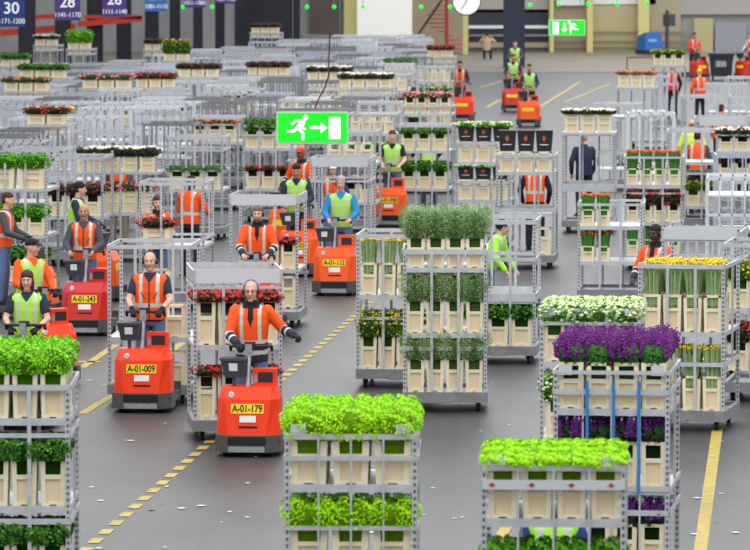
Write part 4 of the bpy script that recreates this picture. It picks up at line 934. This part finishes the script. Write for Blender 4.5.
stand(157, 299, 12, 'person in orange jacket holding on beside the box of red flowers', vest=HVO, style='jacket', hair='brown', headset=True, lod=1, lh=(-.22, -.3, 1.0), rh=(.1, -.3, 1.1), h=1.72)
stand(190, 276, 150, 'person with dark hood and orange vest seen from behind, near the open floor', vest=HVO, sleeve=HVO, skin='dark', hair='black', hat=('beanie', BLKC), trousers=BLKC, lod=1, lh=(-.2, -.35, 1.1), rh=(.2, -.35, 1.1))
driver(280, 252, OORG, '', 'orange tow truck turned left under the low exit sign', 'person in red cap and orange jacket under the low exit sign', rot=25, style='jacket', skin='brown', hat=('cap', HVR), hair='black', lod=1, detail=0, lh=(-.3, -.3, 1.05), off=.02)
driver(297, 277, OORG, 'A-01-031', 'orange tow truck between the grey-haired driver and the bearded driver', 'young dark-haired person in lime vest over navy jacket, looking down', vest=HVL, sleeve=NAVC, skin='tan', hair='black', lod=1, nod=16, off=-.08, trousers=NAVC)
stand(333, 254, 0, 'person with white cap and orange vest behind the grey-haired driver', vest=HVO, sleeve=DNAV, hair='black', hat=('cap', WHITE), headset=True, lod=1, h=1.72)
driver(388, 227, OORG, 'A-01-098', 'wide orange tow truck right of the low exit sign', 'person in lime vest and black t-shirt, bare arms, behind an orange truck', vest=HVL, sleeve=BLKC, short=True, hair='brown', off=.03, lod=1)
stand(428, 206, 205, 'person in lime vest over black, seen from behind beside flowers', vest=HVL, sleeve=BLKC, hair='black', lod=1, trousers=NAVC, lh=(-.25, -.2, 1.0), rh=(.25, -.25, 1.1), h=1.84)
driver(462, 122, ORED, '', 'orange-red tow truck with hooded driver at the far rows', 'person with black hood and orange vest on a far truck', vest=HVO, sleeve=BLKC, skin='tan', hair='black', hat=('beanie', BLKC), trousers=BLKC, off=-.12, lod=2, detail=0, headset=False)
driver(528, 127, OORG, '', 'orange tow truck on the far empty lane, nearer of the two', 'person in lime vest over navy on the far lane, nearer of two', vest=HVL, sleeve=NAVC, trousers=NAVC, skin='tan', off=0, lod=2, detail=0)
driver(512, 112, RED, '', 'red tow truck on the far empty lane', 'person in lime vest on the red truck by the blue-black column', vest=HVL, sleeve=NAVC, trousers=NAVC, skin='tan', lod=2, detail=0)
driver(514, 92, ORED, '', 'tow truck following the red one on the far lane', 'person in lime vest furthest away on the lane, by the column', vest=HVL, sleeve=GRYC, trousers=NAVC, lod=2, detail=0)
stand(657, 353, -35, 'person with headset and orange jacket behind the tall yellow flowers', style='jacket', skin='dark', hair='black', headset=True, lod=0, lh=(-.2, -.3, 1.05), rh=(.2, -.3, 1.05), h=1.86)
stand(692, 196, 180, 'bald person in pale yellow hi-vis shirt seen from behind', vest=HVY, sleeve=HVY, stripe=False, hair='greybrown', hairstyle='bald', lod=1, bulk=1.1, trousers=NAVC)
stand(697, 213, 170, 'person in orange vest with grey sleeves between trolleys on the right', vest=HVO, sleeve=GRYC, lod=1, hair='black', trousers=BLKC)
stand(584, 216, 200, 'blond person in navy jacket inside the white flower trolley row', style='plain', vest=NAVC, hair='blond', lod=1, trousers=BLKC, h=1.8)
stand(535, 250, 175, 'person in orange vest behind the trolley of black boxes, seen from behind', vest=HVO, sleeve=BLKC, lod=1, hair='black', trousers=BLKC)
stand(487, 322, 70, 'person with dark curly hair in lime vest bending beside the half empty trolley', vest=HVL, sleeve=HVL, hair='black', hairstyle='curly', lean=24, lod=1, lh=(-.25, -.4, .9), rh=(.25, -.4, .9), h=1.66)
stand(553, 702, 180, 'person in lime vest with blue sleeves hidden behind the lime foliage trolley', vest=HVL, sleeve=DNAV, trousers=NAVC, lod=1, h=1.74)
stand(765, 366, -60, 'person with blue sleeve reaching in at the right edge', style='plain', vest=DNAV, trousers=NAVC, lod=1, lh=(-.3, -.4, 1.1), rh=(.1, -.5, 1.1))
stand(119, 243, 160, 'person in khaki trousers and orange vest behind the wide trolley', vest=HVO, sleeve=GRYC, trousers=KHAK, lod=1, hair='brown')
stand(672, 118, 180, 'person in red vest standing among the far trolleys on the right', vest=HVR, sleeve=BLKC, trousers=BLKC, lod=2)
stand(700, 124, 200, 'person in orange vest with yellow helmet far on the right', vest=HVO, sleeve=HVO, hat=('cap', YEL), trousers=BLKC, lod=2)
stand(720, 175, 150, 'person in orange vest behind the empty pale trolleys', vest=HVO, sleeve=HVO, trousers=BLKC, lod=2)
stand(743, 205, 170, 'person in orange vest at the right edge behind white flowers', vest=HVO, sleeve=HVO, trousers=BLKC, lod=2)
driver(703, 80, RED, '', 'red tow truck left of the dark container', 'person in red vest beside the dark container', vest=HVR, sleeve=HVR, skin='tan', hair='black', trousers=BLKC, lod=2, detail=0, rot=-30)
driver(739, 80, RED, '', 'red tow truck right of the dark container', 'person in orange vest with white sleeves at the far right edge', vest=HVO, sleeve=mat('white_cloth', (210, 210, 212), .8), trousers=BLKC, lod=2, detail=0, rot=40)
stand(303, 78, 160, 'person in lime vest near the brown roller door', vest=HVL, sleeve=BLKC, trousers=BLKC, lod=2)
stand(413, 150, 160, 'person in lime vest among the loaded trolleys left of the hooded driver', vest=HVL, sleeve=HVL, trousers=BLKC, lod=2)
person(G(487, 60), R(175), 'person in black and beige sitting by the dark loading dock', style='plain', vest=mat('beige_cloth', (190, 160, 128), .8), trousers=BLKC, lod=2, sit=True, hair='black', lean=14)
tk = truck(G(434, 128), -AIS, ORED, '', 'orange-red tow truck parked between far loaded trolleys', 0)

# ---------------------------------------------------------------- other machines at the back
NAVB = mat('dark_container', (34, 38, 50), .6)
c_ = root('waste_container', G(721, 80), R(-6), 'large dark container with a grey label between the red trucks', 'container')
def cont(): return MB().prism([(-.42, 0, .15), (.42, 0, .15), (.42, .8, .15), (-.42, .8, .15)], [(-.5, -.06, 1.0), (.5, -.06, 1.0), (.5, .86, 1.0), (-.5, .86, 1.0)]).mesh('bin', [NAVB])
ob('bin', cont(), c_); ob('lid', MB().box(-.54, .54, -.1, .9, 1.0, 1.12).mesh('lid', [NAVB]), c_)
ob('grey_label', MB().box(-.22, .22, -.075, -.03, .55, .8).mesh('label', [SILV]), c_)
for x in (-.36, .36):
    for y in (.1, .7): ob('wheel', MB().tube((x - .03, y, .08), (x + .03, y, .08), .08, n=12).mesh('wheel', [RUBBER]), c_)
c_ = root('floor_sweeper', G(655, 56), R(20), 'blue ride-on machine parked by the pale yellow pillar', 'cleaning machine')
BL = mat('sweeper_blue', (36, 96, 176), .4)
ob('body', MB().prism([(-.55, 0, .25), (.55, 0, .25), (.55, 1.1, .25), (-.55, 1.1, .25)], [(-.45, .15, 1.2), (.35, .15, 1.2), (.45, 1.0, 1.0), (-.5, 1.0, 1.0)]).mesh('body', [BL]), c_)
ob('pale_stripe', MB().box(-.35, .1, .02, .08, .7, .85).mesh('stripe', [mat('pale_blue', (120, 190, 225), .5)]), c_)
ob('skirt', MB().box(-.6, .6, -.05, 1.15, .08, .3).mesh('skirt', [BLACK]), c_)
ob('mast', MB().box(.7, .85, .2, .35, .1, 2.3).box(.68, 1.2, .2, .6, 1.5, 2.1).box(.65, 1.3, .1, .8, .05, .4).mesh('mast', [DGREY]), c_)
# red hand rail
c_ = root('barrier_rail', G(627, 80), -AIS, 'thin red rail frame standing left of the far yellow flowers', 'rail')
ob('frame', MB().tube((0, 0, 0), (0, 0, .95), .03).tube((1.1, 0, .0), (1.1, 0, .95), .03).tube((0, 0, .95), (1.1, 0, .95), .03).tube((0, 0, .15), (1.1, 0, .15), .02).mesh('frame', [mat('dull_red', (150, 70, 60), .6)]), c_)
